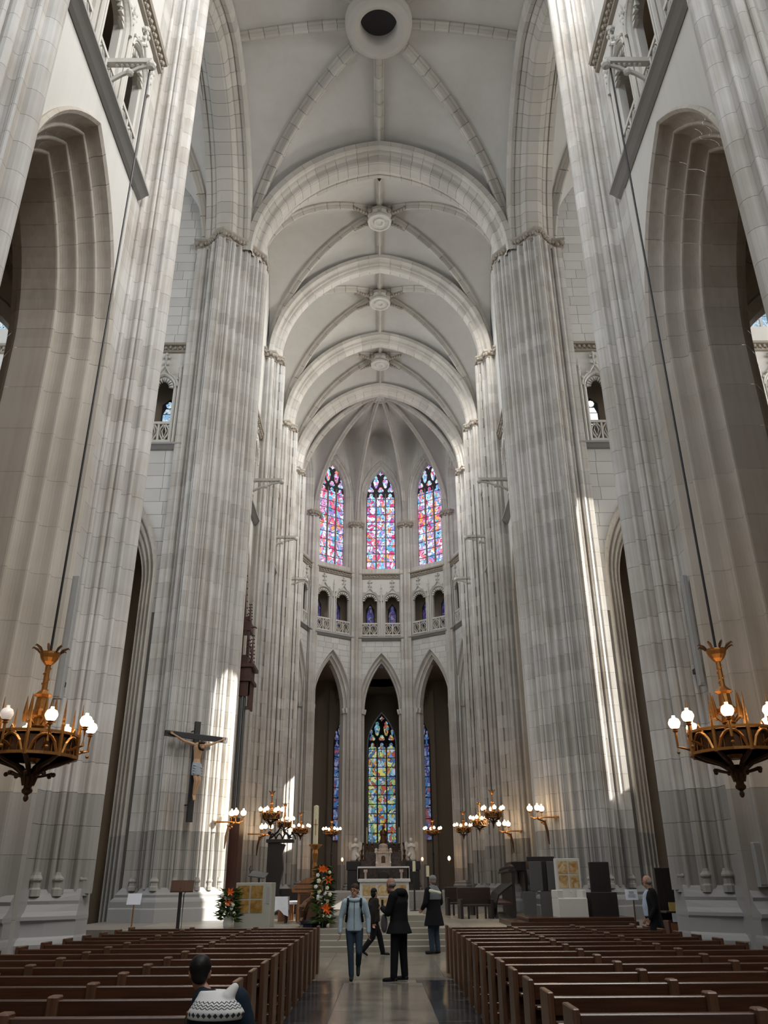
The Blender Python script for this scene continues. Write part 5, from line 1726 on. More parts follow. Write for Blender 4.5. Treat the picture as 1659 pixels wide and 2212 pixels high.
# ---- music stand, signs, candle stands
t = thing('reading_stand', 'brown reading desk on a black post before the crucifix pier', 'lectern', (-5.33, 23.7, 0))
b = MB().box(-.3, .3, -.01, .02, -.14, .14).build('desk', M['pew_end'], t); b.location = (0, 0, 1.62); b.rotation_euler = (-.35, 0, 0)
MB().box(-.3, .3, -.06, .0, 1.46, 1.49).build('desk_lip', M['pew_end'], t)
MB().tube([(-.03, 0, 0), (-.03, 0, 1.55)], .045, 8).build('post', M['black_metal'], t)
MB().tube([(.06, .02, 0.05), (.06, .02, 1.42), (.1, .02, 1.47)], .014, 6).build('cable_post', M['black_metal'], t)
MB().lathe([(.28, 0), (.28, .03), (.05, .06)], n=16).build('foot', M['black_metal'], t)
t = thing('notice_stand', 'white notice board on a thin gilt stand at the left pew ends', 'sign', (-6.1, 22.0, 0))
b = MB().box(-.17, .17, -.01, .01, -.13, .13).build('board', M['paper_lit'] if 'paper_lit' in M else M['paper'], t); b.location = (0, 0, 1.33); b.rotation_euler = (-.3, 0, 0)
MB().tube([(0, 0, 0.02), (0, .02, 1.22)], .018, 6).lathe([(.16, 0), (.16, .02)], n=12).build('stand', M['gold'], t)
t = thing('notice_stand', 'white framed notice on a thin dark stand right of the throne', 'sign', (6.14, 22.0, 0))
b = MB().box(-.15, .15, -.01, .01, -.12, .12).build('board', M['paper'], t); b.location = (0, 0, 1.36); b.rotation_euler = (-.15, 0, 0)
for z in (-.05, -.01, .03, .06):
    l = MB().box(-.09 + .03 * (z > .02), .09 - .03 * (z > .02), -.013, -.011, z - .006, z + .006).build('text_line', M['grey_panel'], t)
    l.location = (0, 0, 1.36); l.rotation_euler = (-.15, 0, 0)
MB().tube([(0, 0, 0.02), (.04, .02, 1.24)], .016, 6).lathe([(.16, 0), (.16, .02)], n=12).build('stand', M['bronze'], t)
for x, y, zt, lab in ((1.44, 28.0, 2.14, 'floor candle on a dark post right of the altar, taller post'), (1.05, 29.2, 2.31, 'floor candle close beside the front altar')):
    z0 = AZ if y > 29 else PZ
    t = thing('candle_stand', lab, 'candle', (x, y, z0), 0, 'floor candles')
    MB().lathe([(.16, 0), (.16, .015), (.03, .03), (.025, zt - z0 - .34), (.09, zt - z0 - .33), (.09, zt - z0 - .31)], n=12).build('stand', M['black_metal'], t)
    MB().lathe([(.05, zt - z0 - .31), (.05, zt - z0), (.01, zt - z0 + .01)], n=10).build('candle', M['wax'], t)

# ---- throne, stalls and platform on the right
t = thing('carved_throne', 'white stone throne with tall back of four yellow panels', 'throne', (5.72, 27.3, PZ + .2), .1)
MB().bbox(-.38, .38, -.1, .12, 0, 1.6, .012).build('back', M['whitestone'], t)
onyx_grid(t, -.37, .37, .72, 1.57, 2, 2, lambda u, d, z: (u, -.1 + d, z), -.012, M['onyx'], .05)
MB().bbox(-.6, .3, -.75, -.1, 0, .5, .02).build('seat', M['whitestone'], t)
MB().bbox(-.6, -.4, -.7, -.1, .5, .72, .02).build('armrest', M['whitestone'], t)
MB().bbox(.18, .3, -.7, -.1, .5, .72, .02).build('armrest', M['whitestone'], t)
MB().ball((.02, -.11, .66), .03, 8, 5).build('carved_knob', M['rosemarble'], t)
t = thing('throne_platform', 'dark wooden two-step platform under the throne', 'platform', (5.3, 26.4, PZ))
MB().bbox(-1.65, 2.0, -.7, 1.9, 0, .1, .01).build('step', M['pew'], t)
MB().bbox(-1.1, 1.95, -.45, 1.9, .1, .2, .01).build('step', M['pew'], t)
t = thing('acolyte_seat', 'dark wooden stepped seat right of the throne', 'seat', (6.75, 27.5, PZ + .2))
MB().bbox(-.3, .3, -.1, .1, 0, 1.5, .015).build('back', M['ebony'], t)
MB().bbox(-.5, .3, -.7, -.1, 0, .65, .015).build('seat', M['ebony'], t)
for i, (x, z0, z1, w, lab) in enumerate(((4.98, .88, 1.75, .2, 'upper left grey panel beside the throne'), (5.55, .88, 1.75, .2, 'upper right grey panel beside the throne'), (4.72, .0, .86, .22, 'lower left grey panel beside the throne'), (5.3, .0, .86, .26, 'lower right grey panel beside the throne'))):
    t = thing('grey_screen', lab, 'panel', (x, 28.7, PZ), 0, 'grey panels by the throne')
    MB().bbox(-w / 2 - .1, w / 2 + .1, -.03, .03, z0, z1, .01).build('panel', M['grey_panel'], t)
    MB().box(-.1, .1, .03, .12, z0, z1).build('back_strut', M['black_metal'], t)
t = thing('black_screen', 'black T-shaped wooden screen behind the grey panels', 'screen', (5.25, 28.9, PZ))
MB().bbox(-.5, .4, -.05, .05, 1.75, 1.9, .01).build('top_beam', M['ebony'], t)
MB().bbox(-.1, .22, -.06, .06, 0, 1.75, .01).build('post', M['ebony'], t)
for i, (x, y, ln) in enumerate(((3.25, 31.3, 1.2), (3.0, 34.6, 1.1))):
    t = thing('choir_bench', '%s dark curved bench before the right choir stalls' % ('nearer' if i == 0 else 'farther'), 'bench', (x, y, PZ), .12, 'dark choir benches')
    MB().bbox(-ln / 2, ln / 2, -.25, .25, .38, .45, .015).build('seat', M['ebony2'], t)
    MB().bbox(-ln / 2, ln / 2, .2, .27, .45, .98, .015).build('backrest', M['ebony2'], t)
    for a in (-ln / 2 + .06, ln / 2 - .06): MB().bbox(a - .05, a + .05, -.26, .28, 0, .62, .02).build('leg', M['ebony'], t)
    for a in (-.3, 0, .3): MB().box(a - .03, a + .03, -.22, -.16, 0, .38).build('leg', M['ebony'], t)
for k in range(8):
    sdn = ORD[k]
    x, y = 4.25 + .09 * k, 31.6 + .95 * k
    t = thing('choir_stall', '%s dark carved choir stall counted from the throne' % sdn, 'stall', (x, y, PZ), 0, 'right choir stalls')
    MB().bbox(.3, .4, -.42, .42, 0, 1.55, .015).build('back', M['ebony'], t)
    MB().bbox(-.2, .3, -.4, .4, .42, .5, .015).build('seat', M['redwood'], t)
    am = MB().tube([(-.3, -.44, .0), (-.3, -.44, .5), (-.2, -.44, .75), (.0, -.44, .9), (.3, -.44, 1.1)], .06, 6)
    am.build('armrest', M['ebony'], t)
    hd = MB()
    for q in range(5): hd.ball((.33, -.36 + .18 * q, 1.6), .11, 6, 5)
    hd.bbox(.2, .46, -.45, .45, 1.48, 1.56, .01)
    hd.build('carved_crest', M['ebony'], t)
for k, (y, x) in enumerate(((38.8, 5.9), (34.4, 6.1))):
    t = thing('stall_canopy', '%s black canopy rail above the right stalls' % ('farther' if k == 0 else 'nearer'), 'canopy', (x, y, PZ))
    MB().bbox(-.35, .3, -.9, .9, 1.6, 1.95, .02).build('canopy_board', M['ebony'], t)
    MB().bbox(.2, .3, -.9, .9, 0, 1.6, .02).build('back_board', M['ebony'], t)
# left stall end with carved canopy
t = thing('carved_stall_end', 'black carved stall end with pierced crest on the left', 'stall', (-4.35, 37.0, PZ))
MB().rings([[(-.5, y, 0), (.2, y, 0), (.15, y, .5), (.05, y, 1.0), (.2, y, 1.7), (.12, y, 2.3), (.25, y, 2.65), (-.48, y, 2.8)] for y in (-.15, .2)]).build('side_panel', M['ebony'], t)
MB().bbox(-.55, .58, -.3, .4, 2.72, 2.85, .02).build('canopy_board', M['ebony'], t)
cr = MB()
for k in range(4):
    a = -.45 + k * .28
    cr.tube([(a, 0, 2.85), (a + .05, 0, 3.0), (a + .14, 0, 3.08), (a + .23, 0, 3.0), (a + .28, 0, 2.85)], .035, 6)
cr.tube([(-.4, 0, 2.9), (-.1, 0, 3.15), (.05, 0, 3.42), (.2, 0, 3.15), (.5, 0, 2.9)], .045, 6)
cr.ball((.05, 0, 3.45), .07, 8, 5); cr.ball((-.45, 0, 3.1), .08, 8, 5); cr.ball((.53, 0, 3.1), .07, 8, 5)
cr.build('pierced_crest', M['ebony'], t)
MB().bbox(-.5, 1.4, .3, 1.2, 0, .95, .02).build('low_stall', M['ebony'], t)

# ---- choir organ behind the crucifix pier
t = thing('choir_organ', 'tall dark red gothic organ case with spires and pipes', 'organ', (-5.85, 33.9, PZ))
def ob(n, x0, x1, y0, y1, z0, z1, m='redwood'): MB().bbox(x0, x1, y0, y1, z0 - PZ, z1 - PZ, .015).build(n, M[m], t)
ob('base_post', -.5, .3, -.3, .8, PZ, 4.0)
ob('lower_cornice', -.6, .45, -.4, .9, 9.35, 9.5); ob('upper_cornice', -.6, .5, -.4, .9, 9.95, 10.1)
ob('pierced_band', -.5, .36, -.3, .8, 9.5, 9.95)
ob('valance', -.5, .36, -.3, -.2, 8.75, 9.35); ob('side_valance', .28, .36, -.3, .8, 8.3, 9.35)
ob('hanging_knob', .22, .4, -.34, -.16, 8.2, 8.32)
for k in range(5):
    x = -.46 + .15 * k
    MB().lathe([(.02, 4.0 - PZ), (.066, 4.4 - PZ), (.066, 8.7 - PZ + .2 * (k % 2)), (.05, 8.75 - PZ + .2 * (k % 2))], x, -.15, 0, 8).build('organ_pipe', M['pipe'] if 'pipe' in M else M['grey_panel'], t)
ob('pipe_frame', -.6, -.52, -.25, .6, 4.0, 9.4); ob('tower_base', -.5, .18, -.25, .5, 10.1, 10.5)
for x in (-.4, -.1, .14): ob('tower_post', x - .05, x + .05, -.25, -.15, 10.5, 11.6)
ob('tower_cornice', -.5, .24, -.3, .5, 11.55, 11.95); ob('tower_gable', -.45, .16, -.2, .4, 11.95, 12.2)
MB().tube([(.24, -.2, 11.7 - PZ), (.42, -.2, 11.72 - PZ), (.48, -.2, 11.66 - PZ)], .035, 6).build('gargoyle', M['redwood'], t)
def spire(x, y, z0, z1, r, n, nm='spire'):
    m = MB().tube([(x, y, z0 - PZ), (x, y, z1 - PZ)], r, 6, .01)
    for q in range(n):
        f = (q + .5) / n
        zz = z0 - PZ + (z1 - z0) * f
        for s2 in (-1, 1): m.ball((x + s2 * (r * (1 - f) + .04), y, zz), .035, 5, 4)
    m.build(nm, M['redwood'], t)
spire(-.16, 0, 12.2, 14.3, .13, 7); spire(.16, -.2, 12.0, 12.8, .06, 6); spire(.36, -.25, 10.1, 11.4, .07, 8); spire(.2, -.25, 10.4, 11.2, .05, 5); spire(-.45, -.2, 12.0, 13.0, .06, 6)
MB().tube([(.1, -.2, 10.75 - PZ), (.24, -.22, 10.9 - PZ), (.34, -.25, 10.55 - PZ)], .04, 6).build('flying_buttress', M['redwood'], t)

# ---- loudspeakers on the near piers, rack and notices
for x, y, z0, z1, w, lab in ((-6.62, 16.55, 5.1, 7.75, .2, 'slim grey column loudspeaker behind the left chandelier'), (6.58, 16.55, 5.3, 7.7, .12, 'slim grey column loudspeaker behind the right chandelier'),
        (6.9, 16.1, 1.55, 2.3, .17, 'short grey loudspeaker low on the right pier'), (-7.2, 15.6, 1.55, 2.25, .15, 'short grey loudspeaker low at the left edge')):
    t = thing('column_loudspeaker', lab, 'loudspeaker', (x, y, z0), 0, 'column loudspeakers')
    MB().bbox(-w / 2, w / 2, -.09, .05, 0, z1 - z0, .015).build('cabinet', M['speaker'], t)
    MB().box(-w / 2 + .02, w / 2 - .02, -.1, -.088, .04, z1 - z0 - .04).build('grille', M['plinth'], t)
    MB().box(-.03, .03, .05, .28, .3, .4).build('wall_bracket', M['black_metal'], t)
t = thing('brochure_rack', 'dark wooden brochure rack behind the bald man', 'rack', (6.75, 20.6, 0))
MB().bbox(-.3, .3, -.2, .2, 0, .85, .015).build('cabinet', M['redwood'], t)
MB().box(-.25, .3, -.215, -.2, .35, .8).build('front_panel', M['oak'], t)
MB().bbox(-.32, .32, -.22, .22, 1.0, 1.04, .01).build('shelf', M['ebony'], t)
MB().bbox(-.32, .4, .25, .3, 0.0, 1.95, .01).build('back_board', M['ebony'], t)
for x, z, w, h, m in ((-.12, 1.04, .26, .18, 'yellow'), (.2, 1.22, .16, .02, 'paper'), (-.1, .82, .2, .18, 'paper')):
    if m == 'yellow': M['yellow'] = plain('yellow_card', (.55, .4, .12), .7)
    MB().box(x - w / 2, x + w / 2, -.24, -.222, z, z + h).build('leaflet', M[m], t)
t = thing('walk_notice', 'white sheet with a round walking-figure sign on the dark pier', 'sign', (6.98, 20.84, 1.66))
MB().box(-.13, .13, -.01, 0, -.17, .17).build('sheet', M['paper'], t)
M['navyink'] = plain('navy_ink', (.03, .03, .12), .7)
rg = MB()
rg.tube([(.09 * math.cos(2 * PI * k / 20), -.013, .09 * math.sin(2 * PI * k / 20)) for k in range(21)], .008, 5)
rg.build('ring_mark', M['navyink'], t)
fg = MB().ball((.005, -.014, .052), .014, 8, 5)
fg.bar((.0, -.014, .04), (-.005, -.014, -.01), .008, .03).bar((-.005, -.014, -.01), (-.025, -.014, -.06), .006, .014).bar((-.003, -.014, -.01), (.02, -.014, -.06), .006, .014).bar((0, -.014, .03), (-.03, -.014, .0), .006, .01).bar((.0, -.014, .03), (.03, -.014, .01), .006, .01)
fg.build('figure_mark', M['navyink'], t)
MB().box(-.08, .08, -.013, -.011, -.13, -.12).build('text_line', M['grey_panel'], t)


# ================================================================== PEOPLE AND THE CRUCIFIX
def capsule(mb, p0, p1, r0, r1, n=12):
    p0, p1 = Vector(p0), Vector(p1)
    t = (p1 - p0)
    if t.length < 1e-5: t = Vector((0, 0, 1e-4))
    t = t.normalized()
    pts = [p0 - t * r0 * .95, p0 - t * r0 * .7, p0, p1, p1 + t * r1 * .7, p1 + t * r1 * .95]
    mb.tube(pts, [r0 * .3, r0 * .72, r0, r1, r1 * .72, r1 * .3], n)


def ellipsoid(mb, c, rx, ry, rz, n=14, m=9):
    mb.rings([[(c[0] + rx * math.sin(PI * k / m) * math.cos(2 * PI * j / n), c[1] + ry * math.sin(PI * k / m) * math.sin(2 * PI * j / n), c[2] - rz * math.cos(PI * k / m)) for j in range(n)] for k in range(1, m)])


def loft(mb, secs, n=18):
    mb.rings([[(cx + rx * math.cos(2 * PI * j / n), cy + ry * math.sin(2 * PI * j / n), z) for j in range(n)] for cx, cy, z, rx, ry in secs])


def fused(name, mb, mat, voxel, parent=None, smooth=4):
    """one continuous skin from overlapping volumes"""
    me = mesh(name + '_raw', mb.v, mb.f)
    o = bpy.data.objects.new(name + '_raw', me)
    COL.objects.link(o)
    r = o.modifiers.new('r', 'REMESH'); r.mode = 'VOXEL'; r.voxel_size = voxel
    s = o.modifiers.new('s', 'SMOOTH'); s.iterations = smooth; s.factor = .5
    dg = bpy.context.evaluated_depsgraph_get()
    nm = bpy.data.meshes.new_from_object(o.evaluated_get(dg))
    bpy.data.objects.remove(o); bpy.data.meshes.remove(me)
    nm.name = name
    nm.materials.clear(); nm.materials.append(mat)
    nm.polygons.foreach_set('use_smooth', [True] * len(nm.polygons))
    return put(name, nm, parent)


M['skin'] = plain('skin', (.42, .22, .15), .6, 0, .08)
M['skin_dark'] = plain('tanned_skin', (.3, .15, .1), .6, 0, .08)
M['corpus'] = plain('painted_wood_flesh', (.5, .3, .17), .55, 0, .2, 8)


def hand(mb, wrist, d, side, curl=.5, s=1.0, fwd=None):
    """palm, four fingers and a thumb leaving the palm's side; d = direction of the hand"""
    w, d = Vector(wrist), Vector(d).normalized()
    f = Vector(fwd) if fwd is not None else Vector((0, 1, 0))
    a = (f - d * f.dot(d))
    if a.length < .05: a = Vector((1, 0, 0)) - d * d.x
    a.normalize()                      # across the palm: towards the thumb
    b = d.cross(a) * side              # palm normal
    pc = w + d * .045 * s
    for k in range(4):
        o = a * (.028 - .019 * k) * s
        capsule(mb, w + o * .6, w + d * .085 * s + o, .015 * s, .013 * s, 8)
        l = (.07, .078, .072, .055)[k] * s
        k1 = w + d * .09 * s + o * 1.1
        k2 = k1 + (d * (1 - .5 * curl) + b * curl * .7).normalized() * l * .5
        k3 = k2 + (d * (1 - 1.1 * curl) + b * curl * 1.1).normalized() * l * .5
        capsule(mb, k1, k2, .0095 * s, .009 * s, 8); capsule(mb, k2, k3, .009 * s, .008 * s, 8)
    t1 = w + d * .03 * s + a * .03 * s
    t2 = t1 + (d * .6 + a * .75 + b * .2).normalized() * .042 * s
    t3 = t2 + (d * .9 + a * .15 + b * .35).normalized() * .032 * s
    capsule(mb, t1, t2, .014 * s, .011 * s, 8); capsule(mb, t2, t3, .011 * s, .009 * s, 8)


def person(label, loc, rz, H, pose, top, bottom, shoe, skin='skin', hair=None, hair_mode='short', coat=None, name='person', bald=False, lean=0.0, sole=None, width=1.0, hk=1.0):
    """local frame: facing +Y, feet on z=0. The body is one skin; clothes and hair are its children."""
    s = H / 1.75
    sk = s * hk
    J = dict(pelvis=(0, 0, .95), chest=(0, lean * .25, 1.3), neck=(0, lean * .45, 1.47), head=(0, .02 + lean * .6, 1.62),
             hipL=(-.095, 0, .92), hipR=(.095, 0, .92), kneeL=(-.1, .02, .5), kneeR=(.1, .02, .5), ankL=(-.1, 0, .085), ankR=(.1, 0, .085),
             shL=(-.19, lean * .35, 1.41), shR=(.19, lean * .35, 1.41), elL=(-.24, -.02, 1.12), elR=(.24, -.02, 1.12), wrL=(-.25, .05, .86), wrR=(.25, .05, .86),
             toeL=None, toeR=None, face=(0, 1, 0))
    J.update(pose)
    P = lambda k: Vector(J[k]) * s
    face = Vector(J['face']).normalized()
    b = MB()
    hd = P('head')
    side = face.cross(Vector((0, 0, 1))).normalized()
    # head: skull, jaw, nose, brow, lips, ears
    ellipsoid(b, hd + Vector((0, 0, .03 * sk)), .078 * sk, .092 * sk, .1 * sk)
    ellipsoid(b, hd + face * .025 * sk + Vector((0, 0, -.05 * sk)), .058 * sk, .066 * sk, .068 * sk)
    capsule(b, hd + face * .085 * sk + Vector((0, 0, .025 * sk)), hd + face * .104 * sk + Vector((0, 0, -.02 * sk)), .01 * sk, .016 * sk, 8)
    capsule(b, hd + face * .072 * sk + side * .03 * sk + Vector((0, 0, .042 * sk)), hd + face * .072 * sk - side * .03 * sk + Vector((0, 0, .042 * sk)), .014 * sk, .014 * sk, 8)
    capsule(b, hd + face * .08 * sk + side * .018 * sk + Vector((0, 0, -.055 * sk)), hd + face * .08 * sk - side * .018 * sk + Vector((0, 0, -.055 * sk)), .011 * sk, .011 * sk, 8)
    capsule(b, hd + face * .07 * sk + Vector((0, 0, -.1 * sk)), hd + face * .055 * sk + Vector((0, 0, -.095 * sk)), .02 * sk, .025 * sk, 8)
    for q in (-1, 1):
        e = hd + side * q * .08 * sk
        capsule(b, e + Vector((0, 0, .025 * sk)), e + Vector((0, 0, -.02 * sk)), .014 * sk, .011 * sk, 8)
    capsule(b, P('neck') - Vector((0, 0, .04 * s)), hd - Vector((0, 0, .06 * s)), .056 * s, .05 * s)
    c, pv = P('chest'), P('pelvis')
    mid = (c + pv) / 2
    loft(b, [(pv.x, pv.y, pv.z - .09 * s, .13 * s, .09 * s), (pv.x, pv.y, pv.z, .15 * s, .1 * s), (mid.x, mid.y, mid.z, .125 * s, .085 * s), (c.x, c.y, c.z, .15 * s, .1 * s), (c.x, c.y, c.z + .1 * s, .14 * s, .08 * s), (c.x, P('neck').y, c.z + .155 * s, .07 * s, .05 * s)])
    for q in 'LR':
        capsule(b, P('hip' + q), P('knee' + q), .075 * s, .05 * s); capsule(b, P('knee' + q), P('ank' + q), .05 * s, .033 * s)
        capsule(b, P('sh' + q), P('el' + q), .05 * s, .038 * s); capsule(b, P('el' + q), P('wr' + q), .037 * s, .025 * s)
        dw = (P('wr' + q) - P('el' + q)).normalized()
        hand(b, P('wr' + q), dw, -1 if q == 'L' else 1, .55, s * .95)
        toe = J['toe' + q]
        an = P('ank' + q)
        t = (Vector(toe) * s) if toe else an + Vector((0, .17 * s, -.05 * s))
        capsule(b, an + Vector((0, -.03 * s, -.04 * s)), t, .036 * s, .03 * s)
    body = fused(name, b, M[skin], .0085, None, 3)
    tag(body, label, 'person')
    body.location = loc; body.rotation_euler = (0, 0, rz)
    # eyes
    ey = MB()
    for q in (-1, 1): ey.ball(tuple(hd + face * .083 * sk + side * q * .03 * sk + Vector((0, 0, .022 * sk))), .009 * sk, 8, 6)
    ey.build('eyes', M['black_metal'], body)
    # trousers
    tr = MB()
    loft(tr, [(pv.x, pv.y, pv.z - .1 * s, .155 * s, .115 * s), (pv.x, pv.y, pv.z, .168 * s, .12 * s), (pv.x, pv.y, pv.z + .09 * s, .15 * s, .108 * s)])
    for q in 'LR':
        capsule(tr, P('hip' + q), P('knee' + q), .092 * s * width, .066 * s * width); capsule(tr, P('knee' + q), P('ank' + q) + Vector((0, 0, .01)), .066 * s * width, .055 * s * width)
    fused('trousers', tr, bottom, .014, body)
    sh = MB(); so = MB()
    for q in 'LR':
        an = P('ank' + q); toe = J['toe' + q]
        t = (Vector(toe) * s) if toe else an + Vector((0, .18 * s, -.045 * s))
        back = an + (an - t).normalized() * .03 * s + Vector((0, 0, -.035 * s))
        back.z = max(back.z, .04 * s)
        capsule(sh, back, t, .046 * s, .04 * s); capsule(sh, an, an + Vector((0, 0, .05 * s)), .05 * s, .05 * s)
        if sole:
            dn = Vector((0, 0, -.03 * s))
            capsule(so, back + dn, t + dn, .034 * s, .03 * s)
    fused('shoes', sh, shoe, .012, body)
    if sole: fused('shoe_soles', so, sole, .012, body)
    # top garment
    tp = MB()
    hem = .88 if coat is None else coat
    fl = 0.0 if coat is None else .06
    nk = P('neck')
    loft(tp, [(pv.x, pv.y, hem * s, (.18 + fl) * s * width, (.135 + fl) * s * width), (pv.x, pv.y, .98 * s, .178 * s * width, .13 * s * width), (mid.x, mid.y, 1.12 * s, .165 * s * width, .125 * s * width), (c.x, c.y, c.z, .19 * s * width, .13 * s * width),
              (c.x, c.y, c.z + .1 * s, .18 * s, .11 * s), (nk.x, nk.y, nk.z - .01 * s, .09 * s, .075 * s), (nk.x, nk.y, nk.z + .03 * s, .07 * s, .06 * s)])
    for q in 'LR':
        dw = (P('wr' + q) - P('el' + q))
        capsule(tp, P('sh' + q), P('el' + q), .075 * s * width, .06 * s * width); capsule(tp, P('el' + q), P('wr' + q) - dw * .06, .058 * s * width, .046 * s * width)
    topo = fused('jacket' if coat is None else 'coat', tp, top, .014, body)
    # hair
    if hair:
        hr = MB()
        if hair_mode == 'short':
            ellipsoid(hr, hd - face * .012 * sk + Vector((0, 0, .058 * sk)), .09 * sk, .102 * sk, .09 * sk)
            ellipsoid(hr, hd - face * .045 * sk + Vector((0, 0, .0)), .07 * sk, .06 * sk, .075 * sk)
        elif hair_mode == 'bob':
            ellipsoid(hr, hd - face * .02 * sk + Vector((0, 0, .045 * sk)), .092 * sk, .1 * sk, .098 * sk)
            ellipsoid(hr, hd - face * .04 * sk + Vector((0, 0, -.03 * sk)), .088 * sk, .075 * sk, .1 * sk)
        elif hair_mode == 'rim':
            ellipsoid(hr, hd - face * .035 * sk + Vector((0, 0, .0)), .082 * sk, .068 * sk, .055 * sk)
        ho = fused('hair', hr, hair, .01, body, 2)
    return body, J, s


def cl(n, c, r=.85): return plain(n, c, r, 0, .15, 25, .2)
M['pale_blue'] = cl('pale_blue_fleece', (.36, .45, .5)); M['denim'] = cl('dark_denim', (.03, .045, .065)); M['black_cloth'] = cl('black_cloth', (.006, .006, .007))
M['olive'] = cl('dark_olive_jacket', (.016, .013, .01)); M['shoe'] = cl('black_shoe', (.01, .01, .011), .5); M['white_sole'] = cl('white_sole', (.5, .5, .5))
M['brown_hair'] = cl('brown_hair', (.045, .025, .015), .6); M['black_hair'] = cl('black_hair', (.006, .005, .005), .5); M['grey_hair'] = cl('grey_hair', (.2, .19, .18), .6)
M['scarf'] = cl('grey_green_scarf', (.14, .16, .16)); M['ivory'] = cl('ivory_lining', (.6, .58, .48)); M['navy_cloth'] = cl('navy_cloth', (.008, .016, .026))

# boy in pale blue, walking towards the camera
b, J, s = person('boy with glasses in a pale blue hooded jacket walking down the aisle', (-.54, 17.38, 0), PI, 1.64,
    dict(face=(.45, 1, 0), kneeL=(-.1, .1, .5), ankL=(-.08, -.14, .26), toeL=(-.08, -.06, .1), kneeR=(.07, .06, .5), ankR=(.05, .06, .085), elL=(-.28, -.03, 1.12), elR=(.28, -.03, 1.12), wrL=(-.29, .02, .84), wrR=(.29, .02, .84)),
    M['pale_blue'], M['denim'], M['shoe'], 'skin', M['brown_hair'], 'short')
hd = Vector(J['head']) * s
hoodb = MB(); hoodb.rings([[((.13 + .035 * math.cos(v)) * math.cos(u) * s, ((.11 + .03 * math.cos(v)) * math.sin(u) - .01) * s, (1.475 + .04 * math.sin(v) - .03 * math.sin(u)) * s) for v in [2 * PI * k / 8 for k in range(8)]] for u in [2 * PI * j / 20 for j in range(21)]], True, False)
hoodb.build('hood', M['pale_blue'], b, True)
fc = Vector((.45, 1, 0)).normalized(); sd_ = fc.cross(Vector((0, 0, 1)))
gl = MB()
for q in (-1, 1):
    c0 = hd + fc * .1 * s + sd_ * q * .033 * s + Vector((0, 0, .02 * s))
    gl.tube([c0 + sd_ * .026 * s * math.cos(2 * PI * k / 12) + Vector((0, 0, .02 * s * math.sin(2 * PI * k / 12))) for k in range(13)], .003, 5)
gl.build('glasses', M['bronze'], b)
for q in (-1, 1):
    MB().tube([(q * .13 * s, -.1 * s, 1.44 * s), (q * .13 * s, .06 * s, 1.47 * s), (q * .135 * s, .145 * s, 1.36 * s), (q * .15 * s, .14 * s, 1.2 * s), (q * .17 * s, .05 * s, 1.05 * s)], .024, 6).build('backpack_strap', M['black_cloth'], b)
bp = MB(); ellipsoid(bp, (0, -.24 * s, 1.22 * s), .16 * s, .1 * s, .22 * s); bp.build('backpack', M['black_cloth'], b, True)
MB().tube([(0, .143 * s, 1.42 * s), (0, .155 * s, 1.25 * s), (0, .145 * s, .92 * s)], .005, 5).build('zip', M['navy_cloth'], b)

# person walking away behind them
b, J, s = person('dark-haired person in a dark olive jacket striding between boy and man', (-.22, 22.8, 0), -1.25, 1.54,
    dict(face=(-.2, 1, 0), kneeL=(-.1, .2, .52), ankL=(-.1, .3, .085), kneeR=(.1, -.06, .5), ankR=(.1, -.36, .16), toeR=(.1, -.24, .05), elL=(-.25, -.05, 1.12), elR=(.25, -.08, 1.12), wrL=(-.22, .1, .9), wrR=(.24, -.08, .86)),
    M['olive'], M['black_cloth'], M['shoe'], 'skin', M['black_hair'], 'bob', sole=M['white_sole'], width=1.3)

# man in black looking down at his phone
b, J, s = person('tall man in black jacket with head bowed, back half turned', (.31, 17.03, 0), 1.0, 1.78,
    dict(face=(.1, 1, -.45), neck=(0, .07, 1.46), head=(0, .17, 1.585), kneeL=(-.13, .02, .5), ankL=(-.17, .02, .085), toeL=(-.2, .2, .04), kneeR=(.13, .0, .5), ankR=(.15, -.02, .085), toeR=(.18, .16, .04), elL=(-.25, .08, 1.13), elR=(.25, .08, 1.13), wrL=(-.1, .3, 1.2), wrR=(.1, .3, 1.2)),
    M['black_cloth'], M['black_cloth'], M['shoe'], 'skin_dark', M['grey_hair'], 'rim', coat=.78, sole=M['white_sole'], width=1.18)
h = MB(); ellipsoid(h, (0, -.04 * s, 1.46 * s), .15 * s, .12 * s, .085 * s); h.build('hood', M['black_cloth'], b, True)
MB().bbox(-.04, .04, .36 * s, .37 * s, 1.2 * s, 1.34 * s, .004).build('phone', M['black_metal'], b)
bg = MB(); ellipsoid(bg, (-.2 * s, .2 * s, .95 * s), .04 * s, .07 * s, .16 * s); bg.build('shoulder_bag', M['grey_panel'], b, True)

# person in a long dark coat with scarf
b, J, s = person('person in a long black coat with grey scarf near the right pews', (1.33, 23.3, 0), .75, 1.83,
    dict(face=(.2, 1, .1), kneeL=(-.09, .03, .5), ankL=(-.09, .0, .085), toeL=(-.09, .2, .04), kneeR=(.08, .02, .5), ankR=(.08, -.03, .085), toeR=(.08, .16, .04), elL=(-.27, .02, 1.13), elR=(.27, .02, 1.13), wrL=(-.2, .2, 1.0), wrR=(.2, .2, 1.0)),
    M['black_cloth'], M['denim'], M['shoe'], 'skin', M['grey_hair'], 'short', coat=.62, width=1.16)
sc = MB(); loft(sc, [(0, -.02, 1.2 * s, .2 * s, .15 * s), (0, -.03, 1.33 * s, .215 * s, .15 * s), (0, -.02, 1.43 * s, .16 * s, .12 * s), (0, .0, 1.52 * s, .1 * s, .09 * s)])
fused('scarf', sc, M['scarf'], .014, b)
sc = MB(); capsule(sc, (-.19 * s, -.06, 1.4 * s), (.06 * s, -.16 * s, 1.35 * s), .05 * s, .045 * s); fused('pale_collar', sc, M['ivory'], .014, b)

